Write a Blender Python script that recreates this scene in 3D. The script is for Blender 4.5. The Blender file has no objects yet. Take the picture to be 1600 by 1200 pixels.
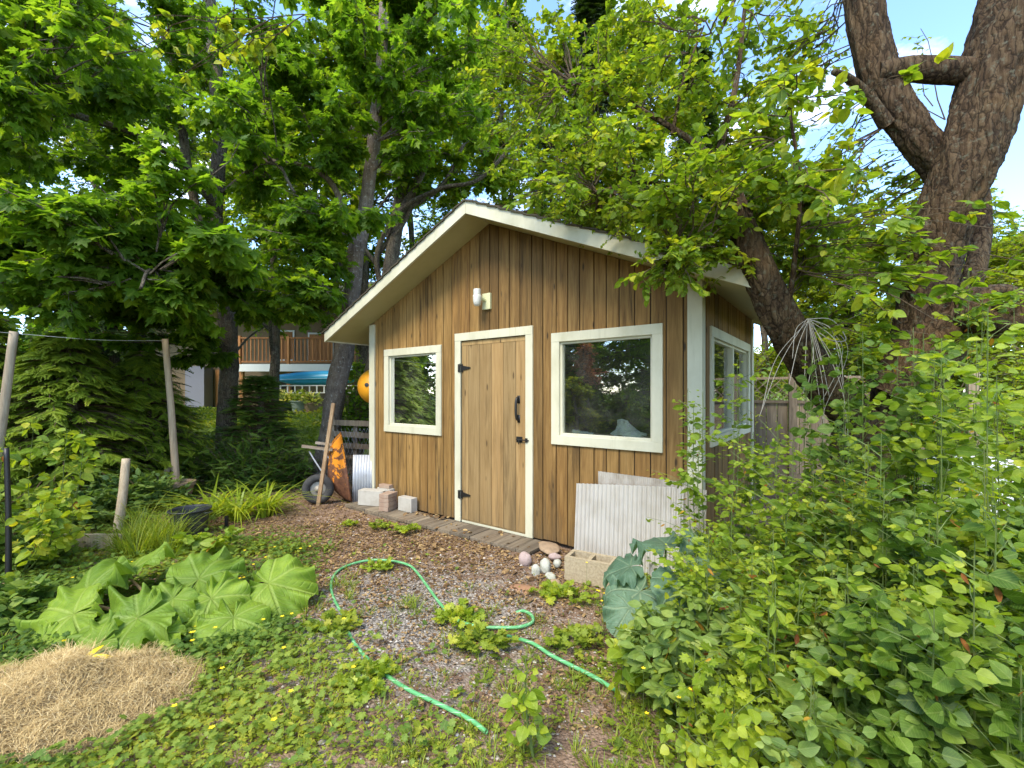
import bpy, math, random
import numpy as np
from mathutils import Vector, Matrix

# ---------------------------------------------------------------- camera, sky, sun, exposure
S = bpy.context.scene
HC = 1.51            # eye height above the gravel
F, YH = 696.3, 613.5 # focal length and horizon of the photograph, in its pixels
cam_data = bpy.data.cameras.new('camera')
cam = bpy.data.objects.new('camera', cam_data); S.collection.objects.link(cam)
cam.location = (0, 0, HC); cam.rotation_euler = (math.pi / 2, 0, 0)
cam_data.sensor_width = 36; cam_data.lens = 36 * F / 1600
cam_data.shift_y = (YH - 600) / 1600
cam_data.clip_start = 0.05; cam_data.clip_end = 2000
S.camera = cam
SUN_AZ, SUN_EL = math.radians(-150), math.radians(52)   # compass-like: direction TO the sun measured from +Y clockwise
sun_dir = Vector((math.sin(SUN_AZ) * math.cos(SUN_EL), math.cos(SUN_AZ) * math.cos(SUN_EL), math.sin(SUN_EL)))
W = bpy.data.worlds.new('World'); S.world = W; W.use_nodes = True
wn = W.node_tree; wn.nodes.clear()
sky = wn.nodes.new('ShaderNodeTexSky'); sky.sky_type = 'NISHITA'; sky.sun_disc = False
sky.sun_elevation = SUN_EL; sky.sun_rotation = SUN_AZ; sky.air_density = 1.0; sky.dust_density = .3; sky.ozone_density = 5.0
bg = wn.nodes.new('ShaderNodeBackground'); bg.inputs[1].default_value = 0.15
wo = wn.nodes.new('ShaderNodeOutputWorld')
tc = wn.nodes.new('ShaderNodeTexCoord'); mp = wn.nodes.new('ShaderNodeMapping'); mp.inputs['Scale'].default_value = (1, 1, 2.2)
nz = wn.nodes.new('ShaderNodeTexNoise'); nz.inputs['Scale'].default_value = 2.6; nz.inputs['Detail'].default_value = 8; nz.inputs['Roughness'].default_value = .6
rp = wn.nodes.new('ShaderNodeValToRGB'); rp.color_ramp.elements[0].position = .50; rp.color_ramp.elements[1].position = .74
mx = wn.nodes.new('ShaderNodeMixRGB'); mx.inputs[2].default_value = (6.0, 6.1, 6.3, 1)
L = wn.links.new
L(tc.outputs['Generated'], mp.inputs[0]); L(mp.outputs[0], nz.inputs['Vector']); L(nz.outputs[0], rp.inputs[0])
L(rp.outputs[0], mx.inputs[0]); L(sky.outputs[0], mx.inputs[1]); L(mx.outputs[0], bg.inputs[0]); L(bg.outputs[0], wo.inputs[0])
sun_data = bpy.data.lights.new('sun', 'SUN'); sun_data.energy = 1.5; sun_data.angle = math.radians(22); sun_data.color = (1, .92, .76)
sun = bpy.data.objects.new('sun', sun_data); S.collection.objects.link(sun)
sun.rotation_euler = sun_dir.to_track_quat('Z', 'Y').to_euler(); sun.location = (-3, -3, 12)
S.view_settings.view_transform = 'Standard'; S.view_settings.look = 'None'
S.view_settings.exposure = 2.02; S.view_settings.gamma = 1
S.cycles.max_bounces = 8; S.cycles.diffuse_bounces = 4; S.cycles.transparent_max_bounces = 12
S.cycles.use_denoising = True
try: S.cycles.use_adaptive_sampling = True
except Exception: pass

rnd = random.Random(7); R = np.random.default_rng(11)

def ground_z(x, y):
    x = np.asarray(x, float); y = np.asarray(y, float)
    z = .014 * np.sin(1.7 * x + .6) * np.cos(1.3 * y) + .008 * np.sin(4.1 * x + 2.2 * y)
    t = np.clip((y - 8.5) / 6.5, 0, 1); z = z + .85 * t * t * (3 - 2 * t)
    return z
def gz(x, y): return float(ground_z(x, y))
def P(px, py, Y):                       # the world point seen at photograph pixel (px, py) at distance Y
    return Vector(((px - 800) / F * Y, Y, HC - (py - YH) / F * Y))
def G(px, py, z=0.0):                   # the ground point seen at a pixel
    Y = F * (HC - z) / (py - YH); return Vector(((px - 800) / F * Y, Y, z))

# ---------------------------------------------------------------- mesh builder
def crom(pts, n):                       # Catmull-Rom through pts
    p = np.array(pts, float)
    if len(p) < 3: 
        t = np.linspace(0, 1, n)[:, None]; return p[0] * (1 - t) + p[-1] * t
    q = np.vstack([2 * p[0] - p[1], p, 2 * p[-1] - p[-2]]); m = len(p) - 1
    out = []
    for t in np.linspace(0, m - 1e-6, n):
        i = int(t); f = t - i; a, b, c, d = q[i], q[i + 1], q[i + 2], q[i + 3]
        out.append(.5 * ((2 * b) + (-a + c) * f + (2 * a - 5 * b + 4 * c - d) * f * f + (-a + 3 * b - 3 * c + d) * f ** 3))
    return np.array(out)

class MB:
    def __init__(s): s.v = []; s.f = []; s.n = 0; s.r = []; s.uv = []; s.m = []
    def add(s, verts, faces, r=None, uv=None, m=0):
        verts = np.asarray(verts, float).reshape(-1, 3); k = len(verts)
        if isinstance(faces, np.ndarray): loops = faces.reshape(-1) + s.n; tot = np.full(faces.shape[0], faces.shape[1])
        else:
            loops = np.concatenate([np.asarray(f) for f in faces]) + s.n; tot = np.array([len(f) for f in faces])
        s.v.append(verts); s.f.append((loops, tot)); s.n += k
        s.r.append(np.full(k, rnd.random() if r is None else r) if np.isscalar(r) or r is None else np.asarray(r, float))
        s.uv.append(np.zeros((k, 2)) if uv is None else np.asarray(uv, float)); s.m.append(np.full(len(tot), m))
    def hexa(s, c, r=None, m=0):        # eight corners: bottom ring 0-3, top ring 4-7
        s.add(c, np.array([[0, 3, 2, 1], [4, 5, 6, 7], [0, 1, 5, 4], [1, 2, 6, 5], [2, 3, 7, 6], [3, 0, 4, 7]]), r, None, m)
    def box(s, a, b, r=None, M=None, m=0):
        x0, y0, z0 = a; x1, y1, z1 = b
        c = np.array([[x0, y0, z0], [x1, y0, z0], [x1, y1, z0], [x0, y1, z0], [x0, y0, z1], [x1, y0, z1], [x1, y1, z1], [x0, y1, z1]], float)
        if M is not None: c = np.array([list(M @ Vector(p)) for p in c])
        s.hexa(c, r, m)
    def beam(s, p, q, w, h, r=None, up=(0, 0, 1)):
        p = Vector(p); q = Vector(q); d = (q - p).normalized(); u = Vector(up)
        a = d.cross(u).normalized() * w / 2; b = a.cross(d).normalized() * h / 2
        s.hexa([p - a - b, p + a - b, p + a + b, p - a + b, q - a - b, q + a - b, q + a + b, q - a + b], r)
    def tube(s, pts, rad, seg=8, r=None, bump=0, cap=True, m=0, flat=None):
        p = np.asarray(pts, float); n = len(p); rad = np.broadcast_to(np.asarray(rad, float), (n,))
        t = np.gradient(p, axis=0); t /= np.linalg.norm(t, axis=1)[:, None] + 1e-12
        ref = np.array([0, 0, 1.]) if abs(t[0][2]) < .9 else np.array([1., 0, 0])
        a = np.cross(t[0], ref); a /= np.linalg.norm(a); A = np.zeros((n, 3)); B = np.zeros((n, 3))
        for i in range(n):
            a = a - t[i] * np.dot(a, t[i]); a /= np.linalg.norm(a) + 1e-12; A[i] = a; B[i] = np.cross(t[i], a)
        th = np.arange(seg) / seg * 2 * np.pi
        rr = rad[:, None] * np.ones(seg)[None]
        if bump:
            L_ = np.concatenate([[0], np.cumsum(np.linalg.norm(np.diff(p, axis=0), axis=1))])[:, None]
            k = np.random.default_rng(int(abs(p[0][0]) * 1000) % 9999); o = k.random(8) * 6
            f = (np.sin(2 * th + L_ * 3 + o[0]) * .5 + np.sin(3 * th - L_ * 5.3 + o[1]) * .45 + np.sin(5 * th + L_ * 9 + o[2]) * .3
                 + np.sin(7 * th - L_ * 4 + o[3]) * .28 + np.sin(11 * th + 6 * np.sin(L_ * 7) + o[4]) * .2 + (k.random((n, seg)) - .5) * .5)
            rr = rr * (1 + bump * f)
            if seg >= 40:
                w = 1.3 * np.sin(L_ * 5 + o[5]) + .7 * np.sin(L_ * 13 + o[6]) + .35 * np.sin(L_ * 31 + th * 2)
                rg = np.abs(np.sin(4.5 * th + w)) ** .7 + .6 * np.abs(np.sin(8 * th - w * 1.4 + L_ * 3)) ** .8 + .35 * np.abs(np.sin(14 * th + 2 * w + L_ * 8)); rr = rr * (1 + .085 * (rg - 1.2))
        v = p[:, None] + rr[:, :, None] * (np.cos(th)[None, :, None] * A[:, None] + np.sin(th)[None, :, None] * B[:, None])
        i = np.arange(n - 1)[:, None] * seg; j = np.arange(seg)[None]; j2 = (j + 1) % seg
        f = np.stack([i + j, i + j2, i + seg + j2, i + seg + j], -1).reshape(-1, 4)
        uv = np.stack(np.broadcast_arrays(th[None] / 6.283, np.linspace(0, 1, n)[:, None]), -1).reshape(-1, 2)
        s.add(v.reshape(-1, 3), f, r, uv, m)
        if cap:
            k = s.n - n * seg
            for ring in (0, n - 1):
                s.f.append((np.arange(seg) + k + ring * seg, np.array([seg]))); s.m.append(np.array([m]))
    def lathe(s, prof, c=(0, 0, 0), seg=24, r=None, M=None, m=0):
        pr = np.array(prof, float); th = np.arange(seg) / seg * 2 * np.pi
        v = np.stack([pr[:, 0:1] * np.cos(th), pr[:, 0:1] * np.sin(th), np.broadcast_to(pr[:, 1:2], (len(pr), seg))], -1).reshape(-1, 3)
        if M is not None: v = np.array([list(M @ Vector(q)) for q in v])
        v = v + np.array(c); n = len(pr)
        i = np.arange(n - 1)[:, None] * seg; j = np.arange(seg)[None]; j2 = (j + 1) % seg
        s.add(v, np.stack([i + j, i + j2, i + seg + j2, i + seg + j], -1).reshape(-1, 4), r, None, m)
    def build(s, name, mats, parent=None, smooth=False, loc=None, bevel=0):
        me = bpy.data.meshes.new(name); v = np.concatenate(s.v); loops = np.concatenate([a for a, b in s.f]).astype(np.int32)
        tot = np.concatenate([b for a, b in s.f]).astype(np.int32); st = np.concatenate([[0], np.cumsum(tot)[:-1]]).astype(np.int32)
        if loc is not None: v = v - np.array(loc)
        me.vertices.add(len(v)); me.vertices.foreach_set('co', v.astype(np.float32).ravel())
        me.loops.add(len(loops)); me.loops.foreach_set('vertex_index', loops)
        me.polygons.add(len(tot)); me.polygons.foreach_set('loop_start', st)
        mm = np.concatenate(s.m).astype(np.int32)
        me.polygons.foreach_set('material_index', mm)
        me.polygons.foreach_set('use_smooth', np.full(len(tot), smooth))
        uvl = me.uv_layers.new(name='UVMap'); uvl.data.foreach_set('uv', np.concatenate(s.uv)[loops].astype(np.float32).ravel())
        at = me.attributes.new('rnd', 'FLOAT', 'POINT'); at.data.foreach_set('value', np.concatenate(s.r).astype(np.float32))
        me.update(calc_edges=True); me.validate()
        for m in (mats if isinstance(mats, (list, tuple)) else [mats]): me.materials.append(m)
        o = bpy.data.objects.new(name, me); S.collection.objects.link(o)
        if loc is not None: o.location = loc
        if parent is not None: o.parent = parent
        if bevel:
            b = o.modifiers.new('bevel', 'BEVEL'); b.width = bevel; b.segments = 2; b.limit_method = 'ANGLE'
        return o

def tag(o, label=None, cat=None, group=None, kind=None):
    if label: o['label'] = label
    if cat: o['category'] = cat
    if group: o['group'] = group
    if kind: o['kind'] = kind
    return o
def thing(name, label, cat, loc=(0, 0, 0), rz=0, group=None):
    o = bpy.data.objects.new(name, None); S.collection.objects.link(o); o.empty_display_size = .1
    o.location = loc; o.rotation_euler = (0, 0, rz); return tag(o, label, cat, group)
def pbuild(mb, name, mats, parent, **k):     # world-space mesh under an unrotated thing
    return mb.build(name, mats, parent, loc=None, **k) if parent is None else _rel(mb, name, mats, parent, **k)
def _rel(mb, name, mats, parent, **k):
    o = mb.build(name, mats, None, loc=tuple(parent.matrix_world.translation) if False else tuple(parent.location), **k)
    o.parent = parent; o.location = (0, 0, 0); return o

# ---------------------------------------------------------------- material helpers
class NT:
    def __init__(s, name):
        s.m = bpy.data.materials.new(name); s.m.use_nodes = True; s.t = s.m.node_tree
        s.p = s.t.nodes['Principled BSDF']; s.out = s.t.nodes['Material Output']
    def n(s, typ, inp=None, **pr):
        nd = s.t.nodes.new('ShaderNode' + typ)
        for k, v in pr.items(): setattr(nd, k, v)
        for k, v in (inp or {}).items():
            if isinstance(v, bpy.types.NodeSocket): s.t.links.new(v, nd.inputs[k])
            else: nd.inputs[k].default_value = v
        return nd
    def link(s, a, b): s.t.links.new(a, b)
    def ramp(s, fac, stops, interp='LINEAR'):
        r = s.n('ValToRGB', {'Fac': fac}); cr = r.color_ramp; cr.interpolation = interp
        while len(cr.elements) < len(stops): cr.elements.new(.5)
        for e, (p, c) in zip(cr.elements, stops):
            e.position = p; e.color = (*c, 1) if len(c) == 3 else c
        return r.outputs[0]
    def noise(s, vec, scale, detail=4, rough=.55, dist=0):
        return s.n('TexNoise', {'Vector': vec, 'Scale': scale, 'Detail': detail, 'Roughness': rough, 'Distortion': dist}).outputs[0]
    def mix(s, f, a, b, mode='MIX'):
        nd = s.n('MixRGB', blend_type=mode)
        for k, v in ((0, f), (1, a), (2, b)):
            if isinstance(v, bpy.types.NodeSocket): s.t.links.new(v, nd.inputs[k])
            elif k == 0: nd.inputs[0].default_value = v
            else: nd.inputs[k].default_value = (*v, 1)
        return nd.outputs[0]
    def math(s, op, a, b=0.0, c=None):
        nd = s.n('Math', operation=op)
        for k, v in enumerate((a, b) if c is None else (a, b, c)):
            if isinstance(v, bpy.types.NodeSocket): s.t.links.new(v, nd.inputs[k])
            else: nd.inputs[k].default_value = v
        return nd.outputs[0]
    def mapv(s, vec, scale, loc=None):
        d = {'Vector': vec, 'Scale': scale}
        if loc is not None: d['Location'] = loc
        return s.n('Mapping', d).outputs[0]
    def obj(s): return s.n('TexCoord').outputs['Object']
    def rnd(s): return s.n('Attribute', attribute_name='rnd').outputs['Fac']
    def bump(s, h, strength=.5, dist=.01):
        b = s.n('Bump', {'Height': h, 'Strength': strength, 'Distance': dist}); s.link(b.outputs[0], s.p.inputs['Normal']); return b
    def base(s, c, rough=.7, spec=.3, metal=0):
        if isinstance(c, bpy.types.NodeSocket): s.link(c, s.p.inputs['Base Color'])
        else: s.p.inputs['Base Color'].default_value = (*c, 1)
        if isinstance(rough, bpy.types.NodeSocket): s.link(rough, s.p.inputs['Roughness'])
        else: s.p.inputs['Roughness'].default_value = rough
        s.p.inputs['Specular IOR Level'].default_value = spec; s.p.inputs['Metallic'].default_value = metal
def combine(s, x, y, z): return s.n('CombineXYZ', {0: x, 1: y, 2: z}).outputs[0]

def wood(name, lo, mid, hi, dark, axis='Z', stain=.5, rough=.75, grain=1.0):
    s = NT(name); o = s.obj(); r = s.rnd()
    off = combine(s, s.math('MULTIPLY', r, 37.0), s.math('MULTIPLY', r, 91.0), s.math('MULTIPLY', r, 53.0))
    v = s.n('VectorMath', {0: o, 1: off}, operation='ADD').outputs[0]
    sc = {'Z': (1, 1, .055), 'X': (.055, 1, 1), 'Y': (1, .055, 1)}[axis]
    g = s.noise(s.mapv(v, tuple(c * 60 * grain for c in sc)), 1.0, 6, .65, .6)
    b = s.noise(s.mapv(v, tuple(c * 9 for c in sc)), 1.0, 3, .5, 1.2)
    col = s.ramp(s.math('ADD', s.math('MULTIPLY', g, .6), s.math('MULTIPLY', b, .45)), [(.33, lo), (.5, mid), (.68, hi)])
    tone = s.ramp(r, [(0, (.55, .53, .52)), (.25, (.95, .92, .88)), (.5, (1.18, 1.14, 1.08)), (.75, (.80, .78, .76)), (1, (1.0, .90, .80))])
    col = s.mix(1, col, tone, 'MULTIPLY')
    st = s.noise(s.mapv(v, tuple(c * 16 if c < 1 else c * 13 for c in sc)), 1.0, 5, .62, .8)
    col = s.mix(s.math('MULTIPLY', s.ramp(st, [(.54, (0, 0, 0)), (.70, (1, 1, 1))]), stain), col, dark)
    kn = s.n('TexVoronoi', {'Vector': s.mapv(v, {'Z': (9, 9, 2.6), 'X': (2.6, 9, 9), 'Y': (9, 2.6, 9)}[axis]), 'Scale': 1.0}).outputs['Distance']
    z_ = s.n('SeparateXYZ', {0: o}).outputs[2]
    if axis == 'Z': col = s.mix(s.math('MULTIPLY', s.ramp(s.math('SUBTRACT', s.math('MULTIPLY', st, 1.1), s.math('MULTIPLY', z_, .55)), [(.34, (0, 0, 0)), (.62, (1, 1, 1))]), stain * .7), col, s.mix(.5, dark, (.10, .085, .055)))
    col = s.mix(s.ramp(kn, [(.06, (.9, .9, .9)), (.13, (0, 0, 0))]), col, dark)
    s.base(col, rough, .25); s.bump(s.math('ADD', g, s.math('MULTIPLY', st, .5)), .55, .004)
    return s.m

def paint(name, c, dirt=(.35, .33, .22), amt=.35, scale=3.0, rough=.5):
    s = NT(name); o = s.obj()
    n1 = s.noise(s.mapv(o, (1, 1, .5)), scale, 6, .65); n2 = s.noise(o, 42.0, 4, .7)
    f = s.math('MULTIPLY', s.ramp(n1, [(.45, (0, 0, 0)), (.8, (1, 1, 1))]), amt)
    col = s.mix(f, c, dirt)
    n3 = s.noise(s.mapv(o, (22, 22, 1.6)), 1.0, 5, .65); col_d = s.math('MULTIPLY', s.ramp(n3, [(.55, (0, 0, 0)), (.75, (1, 1, 1))]), amt * .6)
    f = s.math('MAXIMUM', f, col_d); col = s.mix(f, c, dirt)
    col = s.mix(s.math('MULTIPLY', s.ramp(n2, [(.66, (0, 0, 0)), (.74, (1, 1, 1))]), .35), col, dirt)
    s.base(col, rough, .3); s.bump(n2, .12, .002); return s.m

def leafmat(name, stops, trans=.35, rough=.5, spec=.35, vein=.25, side=0.0, tscale=1.6):
    stops = [(a * 1.32, b * 1.10, c * .68) for a, b, c in stops]
    s = NT(name); r = s.rnd(); uv = s.n('UVMap').outputs[0]; sep = s.n('SeparateXYZ', {0: uv})
    k = len(stops) - 1
    col = s.ramp(r, [(i / k, c) for i, c in enumerate(stops)])
    mid = s.math('ABSOLUTE', s.math('SUBTRACT', sep.outputs[0], .5))
    m = s.ramp(mid, [(.0, (1, 1, 1)), (.05, (0, 0, 0))])
    light = s.mix(.5, stops[-1], (.35, .42, .16))
    col = s.mix(s.math('MULTIPLY', m, vein), col, light)
    h = m
    if side:
        w = s.math('SINE', s.math('MULTIPLY', s.math('SUBTRACT', sep.outputs[1], s.math('MULTIPLY', mid, .9)), 44.0))
        w = s.ramp(w, [(.80, (0, 0, 0)), (1, (1, 1, 1))]); col = s.mix(s.math('MULTIPLY', w, side), col, light)
        h = s.math('ADD', m, w)
        s.bump(h, .35, .003)
    nn = s.noise(s.obj(), 55.0, 2, .5)
    col = s.mix(.35, col, s.ramp(nn, [(.3, (.45, .5, .4)), (.7, (1.25, 1.25, 1.2))]), 'MULTIPLY')
    s.base(col, rough, spec)
    tr = s.n('BsdfTranslucent', {'Color': s.mix(1, col, (tscale * 1.25, tscale * 1.2, tscale * .45), 'MULTIPLY')})
    ms = s.n('MixShader', {0: trans, 1: s.p.outputs[0], 2: tr.outputs[0]}); s.link(ms.outputs[0], s.out.inputs[0])
    return s.m

def bark(name, dark, mid, light, scale=1.0, crack=True, lichen=None, bump=1.0):
    s = NT(name); o = s.obj()
    v = s.mapv(o, (26 * scale, 26 * scale, 3.6 * scale))
    n0 = s.noise(o, 7.0 * scale, 4); vv = s.n('VectorMath', {0: v, 1: s.n('VectorMath', {0: s.n('TexNoise', {'Vector': o, 'Scale': 9.0 * scale, 'Detail': 5.0}).outputs[1], 1: (2.2, 2.2, 1.4)}, operation='MULTIPLY').outputs[0]}, operation='ADD').outputs[0]
    vo = s.n('TexVoronoi', {'Vector': vv, 'Scale': 1.0}, feature='DISTANCE_TO_EDGE').outputs[0]
    n = s.noise(v, 1.2, 9, .75, .8); f = s.math('ADD', s.math('MULTIPLY', n, .8), s.math('MULTIPLY', n0, .3))
    col = s.ramp(f, [(.36, dark), (.52, mid), (.70, light)])
    if crack: col = s.mix(s.ramp(vo, [(.0, (.8, .8, .8)), (.10, (0, 0, 0))]), col, tuple(c * .4 for c in dark))
    oc = s.noise(o, 2.6 * scale, 4, .6); col = s.mix(s.math('MULTIPLY', s.ramp(oc, [(.50, (0, 0, 0)), (.62, (1, 1, 1))]), .30), col, s.mix(.5, col, tuple(c * 1.5 for c in (light[0], light[1] * .82, light[2] * .55))))
    if lichen:
        ln = s.noise(o, 23.0, 5, .7); col = s.mix(s.ramp(ln, [(.56, (0, 0, 0)), (.66, (.8, .8, .8))]), col, lichen)
    s.base(col, .9, .15)
    h = s.math('ADD', s.math('MULTIPLY', s.math('MINIMUM', vo, .25), 1.3 if crack else .4), n)
    s.bump(h, .9 * bump, .03); return s.m

def simple(name, c, rough=.6, spec=.3, metal=0, var=.3, scale=30.0, c2=None, bump=.15):
    s = NT(name); o = s.obj(); n = s.noise(o, scale, 5, .6)
    c2 = c2 or tuple(x * .55 for x in c)
    s.base(s.mix(s.math('MULTIPLY', s.ramp(n, [(.4, (0, 0, 0)), (.75, (1, 1, 1))]), var), c, c2), rough, spec, metal)
    if bump: s.bump(n, bump, .004)
    return s.m
# ---------------------------------------------------------------- shed
M = {}
M['siding'] = wood('weathered_siding', (.100, .053, .017), (.205, .118, .036), (.31, .190, .066), (.030, .019, .009), stain=.75)
M['siding_back'] = simple('siding_gap', (.03, .018, .010))
M['door'] = wood('door_wood', (.20, .125, .048), (.295, .195, .082), (.37, .255, .115), (.075, .045, .018), stain=.5, grain=.8)
M['cream'] = paint('cream_paint', (.54, .51, .37), (.27, .245, .13), .60)
M['soffit'] = paint('shaded_cream_soffit', (.42, .38, .20), (.26, .23, .10), .5, 2.0)  # the trim's cream, with eave shade and foliage bounce put into the colour
M['iron'] = simple('black_iron', (.022, .02, .018), .45, .5, .3)
M['deckwood'] = wood('grey_boards', (.09, .072, .05), (.17, .138, .098), (.25, .21, .15), (.045, .037, .026), axis='Y', stain=.6)
M['shingle'] = simple('mossy_shingle', (.075, .06, .045), .95, .1, 0, .8, 18.0, (.04, .05, .02), .6)
M['needle'] = simple('brown_needles', (.20, .085, .04), .9, .1, 0, .7, 9.0, (.09, .05, .025))
M['moss'] = simple('roof_moss', (.07, .085, .025), .95, .1, 0, .6, 20.0, (.10, .07, .03))
def glass(name, refl=.22, tint=(.75, .80, .74), dirt=.10, rough=.0):
    s = NT(name); o = s.obj(); n = s.noise(o, 3.0, 7, .7)
    fr = s.n('Fresnel', {'IOR': 1.5}).outputs[0]
    t = s.n('BsdfTransparent', {'Color': (*tint, 1)}); g = s.n('BsdfGlossy', {'Color': (1, 1, 1, 1), 'Roughness': rough})
    f = s.math('ADD', fr, refl); a = s.n('MixShader', {0: f, 1: t.outputs[0], 2: g.outputs[0]})
    d = s.n('BsdfDiffuse', {'Color': (.32, .31, .26, 1)})
    b = s.n('MixShader', {0: s.math('MULTIPLY', s.ramp(n, [(.45, (.15, .15, .15)), (.75, (1, 1, 1))]), dirt), 1: a.outputs[0], 2: d.outputs[0]})
    s.link(b.outputs[0], s.out.inputs[0]); return s.m
M['glass'] = glass('dirty_window_glass', .15, (.9, .93, .88))

TH = .6432; WD, DP = 4.281, 2.423
CORNER = (1.4963, 3.5468, .06)
SL, ZR, UR, FH, OV, EL, ER = .433, 3.417, 2.18, .125, .383, .525, .42
shed = thing('garden_shed', 'small wooden garden shed with weathered vertical boards, cream trim and a plank door', 'shed', CORNER, -TH)
def HL(u, v, z):                            # shed coordinates to world
    c, s_ = math.cos(TH), math.sin(TH)
    return Vector((CORNER[0] - u * c + v * s_, CORNER[1] + u * s_ + v * c, CORNER[2] + z))
roofz = lambda u: ZR - SL * abs(u - UR)
wtop = lambda u: roofz(u) - FH - .003

def boards(mapf, a0, a1, openings, top, pitch=.137, ridge=None, z0=0.0, name='wall', seed=1):
    k = random.Random(seed); mb = MB(); e = [a0]
    while e[-1] < a1 - pitch * 1.4: e.append(e[-1] + pitch * k.uniform(.88, 1.12))
    e.append(a1); ev = sorted(set([o[0] for o in openings] + [o[1] for o in openings] + ([ridge] if ridge else [])))
    for i in range(len(e) - 1):
        r = k.random(); cuts = [e[i]] + [x for x in ev if e[i] + .001 < x < e[i + 1] - .001] + [e[i + 1]]; lift = k.uniform(0, .004)
        for j in range(len(cuts) - 1):
            p, q = cuts[j], cuts[j + 1]; mid = (p + q) / 2
            gp = .0055 if j == 0 else .0004; gq = .0055 if j == len(cuts) - 2 else .0004
            iv = [(z0, None)]
            for (oa, ob, oz0, oz1) in openings:
                if oa < mid < ob:
                    niv = []
                    if oz0 > z0 + .01: niv.append((z0, oz0))
                    niv.append((oz1, None)); iv = niv
            for (za, zb) in iv:
                tp = top(p + gp) if zb is None else zb; tq = top(q - gq) if zb is None else zb
                zz = za - k.uniform(0, .012) if za == z0 else za
                for (d0, d1, g1, g2, mi, rr) in ((-lift, .018, gp, gq, 0, r), (.013, .05, .0007, .0007, 1, .5)):
                    A, B = p + g1, q - g2; s_ = 0 if mi == 0 else .002
                    mb.hexa([mapf(A, d0, zz + s_), mapf(B, d0, zz + s_), mapf(B, d1, zz + s_), mapf(A, d1, zz + s_),
                             mapf(A, d0, tp - s_), mapf(B, d0, tq - s_), mapf(B, d1, tq - s_), mapf(A, d1, tp - s_)], rr, mi)
    o = mb.build(name, [M['siding'], M['siding_back']], shed); return o
w1 = (2.906, 3.980, .938, 2.018); dr = (1.597, 2.680, -.02, 2.127); w2 = (.291, 1.376, .948, 2.029); w3 = (.298, 2.19, .985, 2.017)
T = .088
def inner(o, bot=True): return (o[0] + T - .01, o[1] - T + .01, (o[2] + T - .01) if bot else -.03, o[3] - T + .01)
boards(lambda a, d, z: (-a, d, z), .0, WD, [inner(w1), inner(dr, False), inner(w2)], wtop, ridge=UR, seed=3)
boards(lambda a, d, z: (-d, a, z), .052, DP - .052, [inner(w3)], lambda a: wtop(0), seed=5)
boards(lambda a, d, z: (-WD + d, a, z), .052, DP - .052, [], lambda a: wtop(WD), seed=6)
boards(lambda a, d, z: (-a, DP - d, z), .0, WD, [], wtop, ridge=UR, seed=8)
def trimboard(mb, A, B): mb.box(tuple(min(a, b) for a, b in zip(A, B)), tuple(max(a, b) for a, b in zip(A, B)))
for (u, v, su, sv, t0, t1) in ((0, 0, 1, -1, 0, DP), (WD, 0, -1, -1, 0, DP), (0, DP, 1, 1, 0, DP), (WD, DP, -1, 1, 0, DP)):
    mb = MB(); x = -u; zt = min(wtop(u), wtop(u)) - .004
    # board on the gable side and board on the long side, meeting at the corner
    mb.box((min(x + su * .022, x - su * .092), min(v + sv * .022, v + sv * .001), -.03), (max(x + su * .022, x - su * .092), max(v + sv * .022, v + sv * .001), zt - .002))
    mb.box((min(x + su * .001, x + su * .0205), min(v, v - sv * .085), -.03), (max(x + su * .001, x + su * .0205), max(v, v - sv * .085), zt - .004))
    mb.build('corner_trim', M['cream'], shed, bevel=.002)
def frame_parts(mapf, o, nm_thing='window', mull=None, bottom=True, parent=shed, pane=True):
    a, b, z0, z1 = o; w = MB()
    def bx(A0, A1, d0, d1, Z0, Z1, mb=w):
        c = [mapf(A0, d0, Z0), mapf(A1, d0, Z0), mapf(A1, d1, Z0), mapf(A0, d1, Z0), mapf(A0, d0, Z1), mapf(A1, d0, Z1), mapf(A1, d1, Z1), mapf(A0, d1, Z1)]
        mb.hexa(c)
    bx(a, b, -.024, -.001, z1 - T, z1)
    if bottom: bx(a, b, -.024, -.001, z0, z0 + T)
    zb = z0 + T if bottom else -.02
    bx(a, a + T, -.022, -.001, zb, z1 - T); bx(b - T, b, -.022, -.001, zb, z1 - T)
    i0, i1, j0, j1 = a + T, b - T, zb, z1 - T
    if not pane: return w, (i0, i1, j0, j1)
    fr = w.build('frame', M['cream'], None, bevel=.0025)
    sash = MB(); s_ = .022
    for (A0, A1, Z0, Z1) in ((i0 - .008, i1 + .008, j1 - s_, j1 + .008), (i0 - .008, i1 + .008, j0 - .008, j0 + s_), (i0 - .008, i0 + s_, j0 + s_, j1 - s_), (i1 - s_, i1 + .008, j0 + s_, j1 - s_)):
        bx(A0, A1, .004, .060, Z0, Z1, sash)
    if mull:
        bx(mull - .03, mull + .03, -.012, .058, j0 + s_, j1 - s_, sash)
    p = MB(); g = lambda A, Z: mapf(A, .030, Z)
    def pane_q(A0, A1):
        bx(A0, A1, .030, .033, j0 + s_ - .004, j1 - s_ + .004, p)
    if mull: pane_q(i0 + s_ - .004, mull - .028); pane_q(mull + .028, i1 - s_ + .004)
    else: pane_q(i0 + s_ - .004, i1 - s_ + .004)
    win = p.build('window', M['glass'], parent)
    fr.parent = win; sb = sash.build('sash', M['cream'], win, bevel=.0015)
    return win
front = lambda a, d, z: (-a, d, z)
frame_parts(front, w1); frame_parts(front, w2); frame_parts(lambda a, d, z: (-d, a, z), w3, mull=1.25)
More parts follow.
